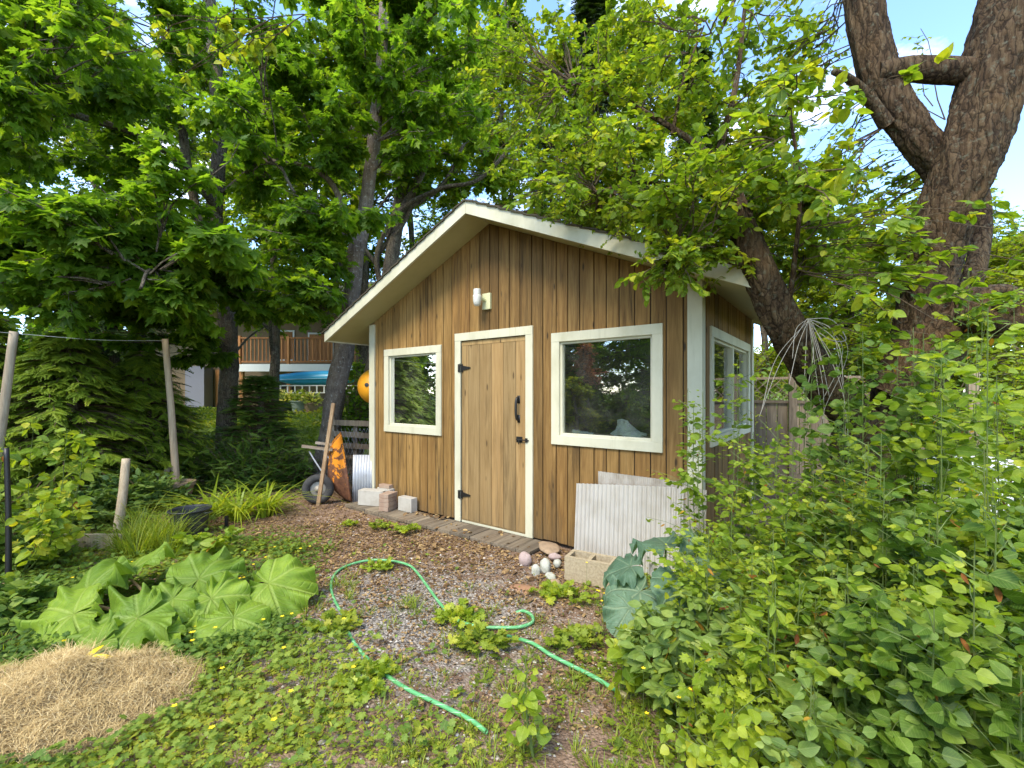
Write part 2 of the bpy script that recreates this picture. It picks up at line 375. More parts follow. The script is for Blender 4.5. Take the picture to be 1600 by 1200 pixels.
# door
fw, (i0, i1, j0, j1) = frame_parts(front, dr, bottom=False, pane=False)
fw.box((-(i1), .004, -.03), (-(i0), .045, -.004))
fw.build('door_frame', M['cream'], shed, bevel=.0025)
db = MB(); k = random.Random(5); A = [i1 - .006]; ws = [.105, .165, .165, .165, .165]
for w_ in ws: A.append(A[-1] - w_)
A.append(i0 + .006)
for i in range(len(A) - 1): db.box((-A[i] + .0025, .0, .012), (-A[i + 1] - .0025, .030, j1 - .055), k.random())
db.box((-A[0] + .001, .022, .014), (-A[-1] - .001, .040, j1 - .008), .2)
db.box((-A[0] + .001, -.003, j1 - .054), (-A[-1] - .001, .021, j1 - .006), .4)
db.box((-A[0] - .010, .003, -.002), (-A[-1] + .010, .05, .010), .7)
door = db.build('door', M['door'], shed, bevel=.0015)
for z in (1.73, .29):
    h = MB(); x = -i1
    h.box((x - .030, -.030, z - .045), (x - .004, -.0225, z + .045)); h.box((x - .004, -.012, z - .045), (x + .026, -.0035, z + .045))
    h.tube([(x - .001, -.026, z - .05), (x - .001, -.026, z + .05)], .007, 8)
    h.hexa([(x + .02, -.011, z - .028), (x + .14, -.011, z - .008), (x + .14, -.0035, z - .008), (x + .02, -.0035, z - .028),
            (x + .02, -.011, z + .028), (x + .14, -.011, z + .008), (x + .14, -.0035, z + .008), (x + .02, -.0035, z + .028)])
    h.build('hinge', M['iron'], door)
h = MB(); x = -(i0 + .095); zc = 1.29
h.box((x - .016, -.007, zc + .05), (x + .016, -.001, zc + .13)); h.box((x - .016, -.007, zc - .15), (x + .016, -.001, zc - .07))
h.tube(crom([(x, -.006, zc + .12), (x, -.045, zc + .09), (x, -.055, zc), (x, -.045, zc - .1), (x, -.006, zc - .13)], 18), .010 + .004 * np.sin(np.linspace(0, 3.14, 18)), 10)
h.build('handle', M['iron'], door, smooth=True)
h = MB(); z = .965
h.box((x - .03, -.006, z - .03), (x + .045, -.001, z + .03)); h.tube([(x - .02, -.018, z), (x + .14, -.030, z)], .0065, 8)
h.box((-(i0) + .005, -.034, z - .022), (-(i0) + .03, -.0235, z + .022)); h.tube(crom([(x + .02, -.018, z), (x + .02, -.035, z - .02), (x + .02, -.03, z - .045)], 6), .006, 6)
h.build('latch', M['iron'], door, smooth=False)
# roof
rf = MB(); y0, y1 = -OV, DP + OV
def slab(mb, u0, u1, y0, y1, t0, t1, r=None, nrm=0):
    mb.hexa([(-u0, y0, roofz(u0) - t1), (-u1, y0, roofz(u1) - t1), (-u1, y1, roofz(u1) - t1), (-u0, y1, roofz(u0) - t1),
             (-u0, y0, roofz(u0) - t0), (-u1, y0, roofz(u1) - t0), (-u1, y1, roofz(u1) - t0), (-u0, y1, roofz(u0) - t0)], r)
ul, ur = WD + EL, -ER
for (a, b) in ((UR, ul), (ur, UR)): slab(rf, a, b, y0 + .03, y1 - .03, .018, .075)
roof = rf.build('roof', M['soffit'], shed)
sh = MB(); k = random.Random(9)
for side in (0, 1):
    n = 18
    for i in range(n):
        s0, s1 = (UR, ul + .03) if side == 0 else (UR, ur - .03)
        ua = s0 + (s1 - s0) * i / n; ub = s0 + (s1 - s0) * (i + 1.15) / n
        y = y0 - .018
        while y < y1 + .018:
            wdt = k.uniform(.10, .2); j = k.uniform(0, .006); yy = min(y + wdt, y1 + .02)
            za, zb = roofz(ua) + .004, roofz(ub) + .016 + j
            lo, hi = (ua, ub)
            sh.hexa([(-lo, y, za - .016), (-hi, y, zb - .016), (-hi, yy, zb - .016), (-lo, yy, za - .016), (-lo, y, za), (-hi, y, zb), (-hi, yy, zb), (-lo, yy, za)])
            y = yy + .004
sh.build('shingles', M['shingle'], roof)
for (a, b) in ((UR, ul), (UR, ur)):
    for (ya, yb) in ((y0, y0 + .028), (y1 - .028, y1)):
        f_ = MB(); slab(f_, a + (.001 if b > a else -.001), b, ya, yb, .002, FH + .012); f_.build('fascia', M['cream'], roof, bevel=.002)
for b, sg in ((ul, 1), (ur, -1)):
    f_ = MB(); f_.box((min(-b, -b + sg * .024), y0 + .0285, roofz(b) - FH - .006), (max(-b, -b + sg * .024), y1 - .0285, roofz(b) - .006)); f_.build('fascia', M['cream'], roof)
for (a, b) in ((UR + .001, ul - .025), (UR - .001, ur + .025)):
    f_ = MB(); slab(f_, a, b, y0 + .029, y1 - .029, FH - .012, FH); f_.build('soffit', M['soffit'], roof)
# needles and moss on the roof
lit = MB(); rr = np.random.default_rng(3)
for i in range(5200):
    u = UR + (rr.random() ** .9) * (ur - UR) if rr.random() < .62 else UR + rr.random() * (ul - UR)
    y = -OV + .01 + abs(rr.normal()) * .25 if rr.random() < .8 else -OV + rr.random() * 2.5
    if y < -OV - .02: y = -OV
    z = roofz(u) + .018 + rr.random() * .022 * (1 if rr.random() < .7 else 1.8)
    a = rr.random() * 6.28; l = rr.uniform(.015, .055); w_ = rr.uniform(.002, .006); dx, dy = math.cos(a) * l, math.sin(a) * l * .6
    dz = -SL * abs(u - dx - UR) + SL * abs(u - UR) + rr.uniform(-.012, .012)
    lit.add([(-u, y, z), (-u + dx, y + dy, z + dz), (-u + dx - dy * w_ / l, y + dy + dx * w_ / l, z + dz + .002), (-u - dy * w_ / l, y + dx * w_ / l, z + .002)], np.array([[0, 1, 2, 3]]), rr.random(), None, 0 if rr.random() < .75 else 1)
o = lit.build('needle_litter', [M['needle'], M['moss']], None); o.parent = shed; tag(o, kind='stuff')
# porch lamp over the door
M['lampglass'] = simple('frosted_glass', (.58, .57, .50), .25, .5, 0, .15, 8.0, bump=0); M['lampbase'] = paint('lamp_base_paint', (.54, .54, .32), (.4, .38, .2), .4)
lm = MB(); u, z = 2.20, 2.455
lm.box((-u - .055, -.030, z - .10), (-u + .055, -.0005, z + .075))
lamp = lm.build('wall_lamp', M['lampbase'], shed, bevel=.003)
am = MB(); am.tube(crom([(-u - .01, -.028, z + .0), (-u - .02, -.08, z + .01), (-u - .03, -.125, z + .045)], 8), .018, 10); am.build('arm', M['lampbase'], lamp, smooth=True)
am = MB(); am.lathe([(0, .105), (.038, .105), (.041, .10), (.041, .047), (.038, .045)], (-u - .035, -.135, z), 20); am.build('cap', M['lampglass'], lamp, smooth=False)
am = MB(); am.lathe([(.038, .045), (.046, .04), (.047, .018), (.044, -.03), (.037, -.06), (.024, -.076), (0, -.08)], (-u - .035, -.135, z), 24); am.build('lamp_shade', M['lampglass'], lamp, smooth=True)
# inside
M['inside'] = simple('bare_interior_wood', (.10, .07, .045), .9, .1, 0, .5, 6.0, (.05, .035, .02))
fl = MB(); fl.box((-WD + .055, .055, -.05), (-.055, DP - .055, -.012)); fl.build('shed_floor', M['inside'], shed)
st = MB()
for x in np.arange(-WD + .3, -.1, .6): st = MB(); st.box((x, DP - .14, 0), (x + .04, DP - .052, 2.2)); st.build('wall_stud', M['inside'], shed)
for x in (-2.86, -1.49, -.20, -4.06): st = MB(); st.box((x - .02, .052, 0), (x + .02, .13, 2.1)); st.build('wall_stud', M['inside'], shed)
M['cloth'] = simple('off_white_cloth', (.46, .47, .36), .9, .1, 0, .5, 5.0, (.20, .21, .13))
M['orange'] = simple('orange_plastic', (.72, .24, .015), .4, .4, 0, .2)
t = thing('hanging_bundle', 'pale cloth bundle hanging behind the small window left of the door', 'cloth', HL(3.45, .26, 1.52))
cb = MB(); n, m_ = 30, 12; uu, vv = np.meshgrid(np.linspace(0, 1, n), np.linspace(0, 1, m_))
x = (uu - .5) * .80; z = .26 - vv * (.40 + .05 * np.sin(uu * 5)); yv = .05 * np.sin(uu * 19) + .03 * np.sin(uu * 31 + vv * 4) + .05 * vv
idx = (np.arange(m_ - 1)[:, None] * n + np.arange(n - 1)[None]).reshape(-1, 1) + np.array([0, 1, n + 1, n]); pts = np.stack([x * math.cos(TH) + yv * .6, -x * .6 + yv, z], -1).reshape(-1, 3)
cb.add(pts, idx); cb.build('cloth', M['cloth'], t, smooth=True)
t = thing('shelf_rack', 'dark wooden shelf rack seen through the small window', 'shelf', HL(3.6, .95, 0), -TH)
sb = MB()
for z in (.5, 1.0, 1.44): sb.box((-.45, -.12, z), (.45, .12, z + .025))
for x in (-.45, .43): sb.box((x, -.12, 0), (x + .03, .12, 1.6))
sb.build('shelving', M['inside'], t)
bx_ = MB(); bx_.box((-.10, -.06, 0), (.10, .06, .11)); bx_.lathe([(.055, .11), (.05, .13), (.045, .131), (.0, .131)], (0, 0, 0), 14)
o = bx_.build('orange_tub', M['orange'], None, bevel=.006); o.location = HL(3.80, .22, 1.42); o.rotation_euler = (0, 0, -TH); tag(o, 'orange plastic tub just inside the small window, below the pale cloth', 'tub')
bb = MB(); bb.box((-.16, -.05, -.012), (.42, .05, 0)); 
o = bb.build('orange_tub_shelf', M['inside'], None); o.name = 'shelf_board'; o.location = HL(3.90, .22, 1.42); o.rotation_euler = (0, 0, -TH); tag(o, 'short board carrying the orange tub behind the small window', 'shelf')
# things lying on the sill of the big window
M['copper'] = simple('old_pipe', (.36, .20, .14), .5, .4, .2, .6, 25.0, (.5, .45, .4)); M['bag'] = simple('thin_plastic', (.80, .80, .76), .35, .4, 0, .15)
sl = MB(); sl.box((-1.32, .062, 1.015), (-.34, .19, 1.03)); sl.build('window_sill', M['inside'], shed)
o = MB(); o.tube([HL(.98, .10, 1.052), HL(.40, .12, 1.048)], .016, 10); o = o.build('metal_pipe', M['copper'], None); tag(o, 'brownish pipe lying on the sill inside the big window', 'pipe')
o = MB(); o.tube([HL(1.22, .13, 1.07), HL(.99, .13, 1.052)], [.020, .014], 10); o = o.build('spray_nozzle', M['bag'], None); tag(o, 'pale nozzle at the left end of the sill inside the big window', 'nozzle')
bg_ = MB(); c0 = HL(.66, .115, 1.10); n = 16; th = np.linspace(0, 2 * np.pi, n, endpoint=False); kk = np.random.default_rng(4)
vs = []
for j, (rr_, zz) in enumerate([(.14, -.045), (.15, -.02), (.09, .02), (.06, .06), (.05, .09), (.0, .10)]):
    q = kk.uniform(.75, 1.25, n); vs.append(np.stack([rr_ * q * np.cos(th), rr_ * .35 * q * np.sin(th), np.full(n, zz) + kk.uniform(-.012, .012, n)], -1))
vs = np.concatenate(vs); vs[:, 0] += vs[:, 2] * -.4; ca, sa = math.cos(-TH), math.sin(-TH); vs = np.stack([vs[:, 0] * ca - vs[:, 1] * sa, vs[:, 0] * sa + vs[:, 1] * ca, vs[:, 2]], -1) + np.array(c0)
ii = (np.arange(5)[:, None] * n + np.arange(n)[None]).reshape(-1, 1); jj = (np.arange(5)[:, None] * n + (np.arange(n)[None] + 1) % n).reshape(-1, 1)
bg_.add(vs, np.concatenate([ii, jj, jj + n, ii + n], 1)); o = bg_.build('plastic_bag', M['bag'], None); tag(o, 'crumpled white plastic bag on the sill inside the big window', 'bag')

# ---------------------------------------------------------------- boardwalk along the wall
dk = thing('boardwalk', 'narrow strip of grey boards laid along the shed wall in front of the door', 'boardwalk', CORNER, -TH)
k = random.Random(12); mb = MB(); u = 1.40
while u < 4.32:
    w_ = k.uniform(.13, .20); e = k.uniform(-.008, .008); z = -.004 + k.uniform(-.004, .004) - .012
    mb.box((-u - w_ + .004, -.36 + e, z - .035), (-u, -.03, z), k.random()); u += w_
mb.build('planks', M['deckwood'], dk, bevel=.003)
mb = MB(); mb.box((-4.30, -.352, -.095), (-1.42, -.312, -.052), .3); mb.build('edge_beam', M['deckwood'], dk)
# ---------------------------------------------------------------- leaf shapes (unit leaf: along +Y from 0 to 1, upper side +Z)
def t_oval(w=.3, fold=.08, droop=.12, n=5, peak=.45, tip=1.0, stalk=.0):
    ts = np.linspace(0, 1, n + 1); V, U, Fc = [], [], []
    for t in ts:
        q = (t ** (peak / (1 - peak)) if peak < .5 else t); wd = w * math.sin(math.pi * min(1, max(0, t ** (math.log(.5) / math.log(peak))))) ** .85 if 0 < t < 1 else 0
        z = -droop * t * t
        for sx in (-1, 0, 1): V.append((sx * wd, t + stalk, z + (fold * wd / w if sx else 0))); U.append((.5 + .5 * sx * (wd / w if w else 0), t))
    for i in range(n):
        a = i * 3
        Fc += [(a, a + 1, a + 4, a + 3), (a + 1, a + 2, a + 5, a + 4)]
    V.append((0, 0, 0)); U.append((.5, 0)); 
    return np.array(V), np.array(Fc), np.array(U)
def t_fan(pts, center=(0, .0), fold=.1, droop=.1):
    V = [(center[0], center[1], 0)]; U = [(.5, 0)]
    for x, y in pts: V.append((x, y, fold * abs(x) - droop * (x * x + y * y))); U.append((.5 + .5 * x, y))
    Fc = [(0, i, i + 1) for i in range(1, len(pts))]
    return np.array(V), np.array(Fc)[:, ::-1], np.array(U)
maple_r = [(-.10, -.10), (-.34, -.16), (-.27, .05), (-.62, .18), (-.42, .32), (-.52, .62), (-.20, .52), (-.12, .80), (0, 1.0),
           (.12, .80), (.20, .52), (.52, .62), (.42, .32), (.62, .18), (.27, .05), (.34, -.16), (.10, -.10)]
LT = {
 'oval': t_oval(.27, .06, .14), 'round': t_oval(.40, .05, .10, peak=.5), 'lance': t_oval(.16, .04, .22), 'heart': t_oval(.46, .06, .14, 6, peak=.36),
 'ovate': t_oval(.33, .05, .12, 5, peak=.40), 'maple': t_fan(maple_r, (0, 0), .10, .16),
 'mini': (np.array([(0, 0, 0), (-.32, .5, .06), (0, 1, -.05), (.32, .5, .06)]), np.array([[0, 2, 1], [0, 3, 2]]), np.array([(.5, 0), (0, .5), (.5, 1), (1, .5)])),
 'lobed': t_fan([(-.05, 0), (-.35, .1), (-.30, .3), (-.5, .5), (-.25, .55), (-.3, .85), (-.08, .75), (0, 1), (.08, .75), (.3, .85), (.25, .55), (.5, .5), (.30, .3), (.35, .1), (.05, 0)], (0, .3), .08, .1),
}
def t_frond(n=7, w=.42, L_=1.0, lw=.10, ang=.9, droop=.25):
    V, Fc, U = [], [], []
    def tri(a, b, c):
        k = len(V); V.extend([a, b, c]); U.extend([(.2, .3)] * 3); Fc.append((k, k + 1, k + 2))
    tri((-.012, 0, 0), (.012, 0, 0), (0, L_, -droop))
    for i in range(n):
        t = (i + .6) / n * .92; l = w * (1 - t * .75) * (.8 if i % 2 else 1); z = -droop * t * t
        for sx in (-1, 1):
            e = (sx * l * math.sin(ang), t + l * math.cos(ang), z - .10 * l - .02); dx, dy = -math.cos(ang) * sx * lw * .5, math.sin(ang) * lw * .5
            tri((0, t - lw * .4, z), (0, t + lw * .5, z), e)
            mx_, my = e[0] * .55, t + (e[1] - t) * .55
            tri((mx_ - dx, my - dy, z), (mx_ + dx * 2, my + dy * 1.8, z - .02), (e[0] + dx * .8, e[1] + .06, e[2] - .02))
    return np.array(V), np.array(Fc), np.array(U)
LT['frond'] = t_frond(); LT['yew'] = t_frond(8, .22, 1.0, .09, 1.1, .12)
def t_trefoil():
    V, Fc, U = [], [], []; k = 0
    for a in (-2.1, 0, 2.1):
        o = [(0, 0), (-.24, .22), (-.30, .46), (-.12, .62), (0, .55), (.12, .62), (.30, .46), (.24, .22)]
        for x, y in o:
            V.append((x * math.cos(a) - y * math.sin(a) , x * math.sin(a) + y * math.cos(a), .10 + .12 * abs(x) - .06 * y)); U.append((.5 + x, y))
        Fc += [(k, k + i + 1, k + i) for i in range(1, 7)]; k += 8
    V += [(-.02, 0, -.8), (.02, 0, -.8), (0, .02, .1)]; U += [(.5, 0)] * 3; Fc.append((k, k + 1, k + 2))
    return np.array(V), np.array(Fc), np.array(U)
LT['trefoil'] = t_trefoil()

def norm(a): return a / (np.linalg.norm(a, axis=-1, keepdims=True) + 1e-9)
def put_leaves(mb, kind, pos, dirs, nrm, size, r=None, m=0):
    V, Fc, U = LT[kind]; pos = np.asarray(pos, float); N = len(pos)
    if N == 0: return
    y = norm(np.asarray(dirs, float)); x = norm(np.cross(y, nrm)); z = np.cross(x, y); size = np.broadcast_to(size, (N,))[:, None, None]
    Vt = V[None] * size
    out = pos[:, None] + Vt[:, :, 0:1] * x[:, None] + Vt[:, :, 1:2] * y[:, None] + Vt[:, :, 2:3] * z[:, None]
    k = len(V); f = (Fc[None] + (np.arange(N) * k)[:, None, None]).reshape(-1, Fc.shape[1])
    rr = R.random(N) if r is None else r
    mb.add(out.reshape(-1, 3), f, np.repeat(rr, k), np.tile(U, (N, 1)), m)

def sticks(mb, P0, P1, r0, r1, sag=0.0, m=1, seg=3, K=3):      # many thin curved three-sided twigs at once
    P0 = np.asarray(P0, float); P1 = np.asarray(P1, float); N = len(P0)
    if N == 0: return
    t = np.linspace(0, 1, K + 1); d = norm(P1 - P0); a = norm(np.cross(d, np.array([.31, .22, .92]))); b = np.cross(d, a)
    ln = np.linalg.norm(P1 - P0, axis=1)
    c = P0[:, None] + (P1 - P0)[:, None] * t[None, :, None]; c[:, :, 2] += (sag * ln)[:, None] * (4 * t * (1 - t))[None]
    c += (a * R.normal(0, .05, (N, 1)) * ln[:, None])[:, None] * np.sin(t * 6.28)[None, :, None]
    th = np.arange(seg) / seg * 6.2832; rad = (r0 + (r1 - r0) * t)[None, :, None, None] if np.isscalar(r0) else (r0[:, None] + (r1 - r0)[:, None] * t[None])[:, :, None, None]
    v = c[:, :, None] + rad * (np.cos(th)[None, None, :, None] * a[:, None, None] + np.sin(th)[None, None, :, None] * b[:, None, None])
    i = np.arange(K)[:, None] * seg; j = np.arange(seg)[None]; j2 = (j + 1) % seg
    f = np.stack([i + j, i + j2, i + seg + j2, i + seg + j], -1).reshape(-1, 4); k = (K + 1) * seg
    f = (f[None] + (np.arange(N) * k)[:, None, None]).reshape(-1, 4)
    mb.add(v.reshape(-1, 3), f, .5 * np.ones(N * k), None, m)
    return c

def spray(mb, attach, centre, rad, nb=5, nt=8, nl=10, kind='oval', size=.06, up=.7, droop=.15, tw=.004, twist=.9, dirmix=.7, tl=.45, bm=1, lm=0, rshift=0.0, bw=.010, petiole=.0):
    """one leafy limb end: nb branches from attach into the ellipsoid, nt twigs on each, nl leaves on each twig"""
    attach = np.array(attach, float); centre = np.array(centre, float); rad = np.broadcast_to(np.array(rad, float), (3,))
    q = norm(R.normal(size=(nb, 3))) * (R.random((nb, 1)) ** .4); ends = centre + q * rad
    st = attach + (centre - attach) * R.random((nb, 1)) * .5
    c = sticks(mb, st, ends, bw, tw, .06, bm, 4, 5)
    # twigs
    bi = np.repeat(np.arange(nb), nt); t = .30 + .70 * R.random(nb * nt); base = st[bi] + (ends - st)[bi] * t[:, None]
    base[:, 2] += .06 * np.linalg.norm((ends - st)[bi], axis=1) * 4 * t * (1 - t)
    dd = norm(norm((ends - st)[bi]) * .6 + R.normal(size=(nb * nt, 3)) * np.array([.8, .8, .45])); tlen = tl * rad.mean() * R.uniform(.6, 1.3, nb * nt)
    te = base + dd * tlen[:, None]; te[:, 2] -= droop * tlen
    sticks(mb, base, te, tw, tw * .35, .04, bm, 3, 3)
    ti = np.repeat(np.arange(nb * nt), nl); u = (np.tile(np.arange(nl), nb * nt) + R.random(nb * nt * nl) * .7) / nl; u = .12 + .9 * u
    pos = base[ti] + (te - base)[ti] * u[:, None]; pos[:, 2] += .04 * tlen[ti] * 4 * u * (1 - u); N = len(pos)
    sgn = np.where(np.arange(N) % 2 == 0, 1., -1.)[:, None]; tdir = norm((te - base)[ti]); sd = norm(np.cross(tdir, np.array([0, 0, 1.])) + 1e-6)
    d = tdir * dirmix + sd * sgn * twist + R.normal(size=(N, 3)) * .35; d[:, 2] -= droop * R.random(N) * 2
    n = np.array([0, 0, up]) + R.normal(size=(N, 3)) * .42; d = norm(d)
    if petiole: pos = pos + d * petiole
    n = n - d * (n * d).sum(1, keepdims=True)
    s_ = size * R.uniform(.6, 1.25, N)
    base_r = np.repeat(np.clip(R.normal(.5 + rshift, .18, nb * nt), 0, 1), nl); r = np.clip(base_r + R.normal(0, .16, N), 0, 1)
    put_leaves(mb, kind, pos, d, n, s_, r, lm)

def cl_box(n, x0, x1, y0, y1, Y0, Y1, seed=0):      # n crown clumps seen through a window of the photograph, spread in depth
    k = random.Random(seed); out = []; nx = max(1, int(round(math.sqrt(n * (x1 - x0) / max(1, (y1 - y0)))))); ny = max(1, int(math.ceil(n / nx)))
    for i in range(nx * ny):
        x = x0 + (x1 - x0) * ((i % nx) + k.random()) / nx; y = y0 + (y1 - y0) * ((i // nx) + k.random()) / ny
        out.append(P(x, y, k.uniform(Y0, Y1)))
    return out

def tree(name, label, cat, base, limbs, clumps, leaf, mats, group=None, bumpy=.12, seg=20, **kw):
    """limbs: list of (points, r0, r1); clumps: list of (centre, radius[, overrides])"""
    t = thing(name, label, cat, tuple(base), 0, group)
    mb = MB(); allp = []
    for pts, r0, r1 in limbs:
        ln = sum((Vector(a) - Vector(b)).length for a, b in zip(pts, pts[1:])); n = max(8, int(ln / max(.05, r0 * .35)))
        c = crom([tuple(p) for p in pts], min(n, 160)); u = np.linspace(0, 1, len(c))
        rad = r0 + (r1 - r0) * u ** .8
        mb.tube(c, rad, seg if r0 > .05 else 8, None, bumpy); allp.append(c)
    _rel(mb, 'trunk', mats[0], t, smooth=True)
    allp = np.concatenate(allp); cb = MB()
    for cl in clumps:
        c, r = cl[0], cl[1]; o = dict(kw); o.update(cl[2] if len(cl) > 2 else {})
        d = np.linalg.norm(allp - np.array(c), axis=1) + np.maximum(0, allp[:, 2] - c[2]) * .6; a = allp[np.argmin(d)]
        far = np.linalg.norm(a - np.array(c)); mr = float(np.mean(r))
        if far > mr * 2.2: a = np.array(c) + (a - np.array(c)) * (mr * 2.2 / far) if o.pop('loose', False) else a
        o.pop('loose', None)
        spray(cb, a, c, r, kind=leaf, **o)
    _rel(cb, 'crown', [mats[1], mats[0]], t, smooth=False)
    return t

M['bark_maple'] = bark('maple_bark', (.045, .035, .026), (.12, .095, .07), (.22, .19, .14), 1.3, lichen=(.26, .27, .17))
M['bark_plum'] = bark('old_plum_bark', (.020, .013, .008), (.068, .042, .022), (.16, .110, .060), 1.0, lichen=(.13, .125, .085), bump=1.0)
M['bark_mottled'] = bark('mottled_maple_bark', (.06, .045, .032), (.15, .115, .085), (.27, .22, .17), 1.6, crack=False, lichen=(.42, .40, .33))
M['bark_thin'] = bark('twig_bark', (.05, .035, .022), (.12, .085, .05), (.2, .15, .1), 3.0, False)
M['maple'] = leafmat('maple_leaf', [(.035, .09, .016), (.065, .15, .020), (.10, .21, .026), (.17, .28, .034)], .6, .5, .25)
M['maple_bright'] = leafmat('sunlit_maple_leaf', [(.04, .11, .012), (.08, .17, .016), (.13, .23, .02), (.22, .29, .03)], .5, .5, .3)
M['locust'] = leafmat('yellow_green_leaf', [(.07, .13, .012), (.13, .21, .018), (.20, .28, .025), (.30, .34, .035)], .5, .55, .3)
M['plum'] = leafmat('plum_leaf', [(.045, .11, .015), (.09, .18, .018), (.15, .25, .024), (.27, .33, .035)], .45, .5, .3, .4, .25)
M['plum_dark'] = leafmat('dark_plum_leaf', [(.030, .08, .018), (.055, .125, .024), (.095, .185, .03), (.19, .28, .042)], .4, .48, .33, .4, .3)
M['conifer'] = leafmat('conifer_spray', [(.045, .10, .016), (.085, .165, .022), (.14, .24, .03), (.24, .33, .045)], .35, .6, .3, 0)
M['yew'] = leafmat('yew_spray', [(.022, .065, .014), (.042, .105, .018), (.07, .15, .022), (.14, .22, .03)], .25, .55, .35, 0)
M['dark_conifer'] = leafmat('dark_cedar', [(.010, .026, .010), (.016, .042, .012), (.028, .062, .016), (.045, .08, .02)], .15, .65, .25, 0)
M['raspberry'] = leafmat('raspberry_leaf', [(.07, .16, .02), (.12, .23, .025), (.20, .31, .035), (.34, .38, .045)], .45, .5, .35, .3, .35)
M['nettle'] = leafmat('nettle_leaf', [(.035, .09, .03), (.06, .14, .045), (.09, .18, .06), (.14, .23, .08)], .3, .5, .4, .3, .3)
M['grass'] = leafmat('grass_blade', [(.07, .13, .018), (.11, .19, .022), (.17, .26, .03), (.28, .32, .07)], .4, .5, .35, .2)
M['cover'] = leafmat('ground_cover_leaf', [(.07, .13, .022), (.12, .20, .03), (.19, .28, .04), (.30, .36, .07)], .4, .55, .25, .25)
M['cover_dark'] = leafmat('buttercup_leaf', [(.035, .085, .024), (.06, .13, .03), (.10, .19, .04), (.18, .27, .06)], .35, .55, .28, .25)
M['lime'] = leafmat('lime_leaf', [(.09, .19, .02), (.15, .26, .028), (.22, .33, .035), (.32, .40, .05)], .45, .45, .4, .4, .3)
M['olive_leaf'] = leafmat('greyish_leaf', [(.07, .15, .045), (.11, .20, .06), (.15, .25, .075), (.22, .31, .10)], .35, .45, .4, .4, .3)
M['stem'] = simple('green_stem', (.10, .15, .035), .6, .3, 0, .5, 20.0, (.12, .09, .04))
M['yellow'] = simple('yellow_petal', (.85, .62, .02), .5, .3, 0, .2); M['violet'] = simple('pale_violet_petal', (.55, .42, .62), .5, .3, 0, .2)

# ---------------------------------------------------------------- maples on the left
b = P(350, 720, 8.2); b.z = 0
limbs = [([b, P(358, 560, 8.2), P(350, 450, 8.3), P(335, 340, 8.3), P(345, 200, 8.4), P(330, 60, 8.6), P(320, -160, 8.8)], .165, .10),
         ([P(350, 470, 8.2), P(300, 300, 8.0), P(275, 130, 7.8), P(240, 0, 7.6)], .10, .04),
         ([P(345, 330, 8.3), P(250, 230, 7.2), P(120, 180, 6.2), P(0, 150, 5.4)], .07, .03),
         ([P(338, 400, 8.3), P(230, 360, 7.0), P(120, 380, 5.8)], .06, .02), ([P(350, 470, 8.2), P(300, 430, 6.8), P(240, 420, 5.4), P(220, 450, 4.8)], .05, .015),
         ([P(350, 300, 8.3), P(420, 250, 7.2), P(460, 300, 6.4)], .05, .02)]
K = random.Random(4)
cl = [(c, (.62, .62, .30)) for c in cl_box(44, -140, 360, -80, 350, 5.0, 8.4, 1)] + [(c, (.50, .50, .26), dict(size=.155)) for c in cl_box(17, 60, 430, 370, 480, 5.2, 7.2, 2)] \
   + [(c, (.55, .55, .28)) for c in cl_box(10, -60, 120, 300, 470, 4.4, 6.0, 3)] + [(c, (.3, .3, .16), dict(size=.14, nb=3)) for c in cl_box(6, 160, 350, 490, 560, 6.8, 7.4, 4)]
tree('maple_tree', 'large dark maple left of the shed, its leaves hanging over the hedge', 'tree', b, limbs, cl, 'maple', (M['bark_maple'], M['maple']),
     nb=5, nt=8, nl=8, size=.115, up=1.0, droop=.45, tw=.004, tl=.5, petiole=.05, bw=.012)
b = P(505, 752, 7.7); b.z = 0
limbs = [([b, P(520, 640, 7.6), P(545, 500, 7.6), P(556, 400, 7.6), P(572, 320, 7.6), P(586, 200, 7.6), P(598, 66, 7.7), P(606, -150, 7.9)], .185, .075),
         ([P(560, 390, 7.6), P(520, 290, 7.3), P(470, 258, 7.0), P(420, 255, 6.8)], .06, .025), ([P(582, 205, 7.6), P(520, 195, 7.3), P(455, 175, 7.1), P(410, 150, 6.9)], .055, .02),
         ([P(598, 120, 7.7), P(640, 60, 7.5), P(700, 0, 7.2)], .06, .03)]
cl = [(c, (.55, .55, .28)) for c in cl_box(20, 380, 570, -80, 330, 6.2, 8.4, 5)] + [(c, (.5, .5, .26)) for c in cl_box(6, 400, 520, 330, 500, 5.8, 6.8, 6)] \
   + [(c, (.5, .5, .3)) for c in cl_box(9, 600, 800, 20, 230, 6.2, 7.8, 7)] + [(c, (.5, .5, .3)) for c in cl_box(5, 600, 900, -120, 20, 6.4, 7.4, 8)]
tree('maple_tree', 'mottled maple whose leaning trunk stands between the kayak and the shed corner', 'tree', b, limbs, cl, 'maple', (M['bark_mottled'], M['maple']),
     nb=5, nt=8, nl=8, size=.118, up=1.0, droop=.4, tw=.004, tl=.5, petiole=.05, bw=.012)
b = P(548, 700, 9.2); b.z = gz(b.x, b.y) - .05
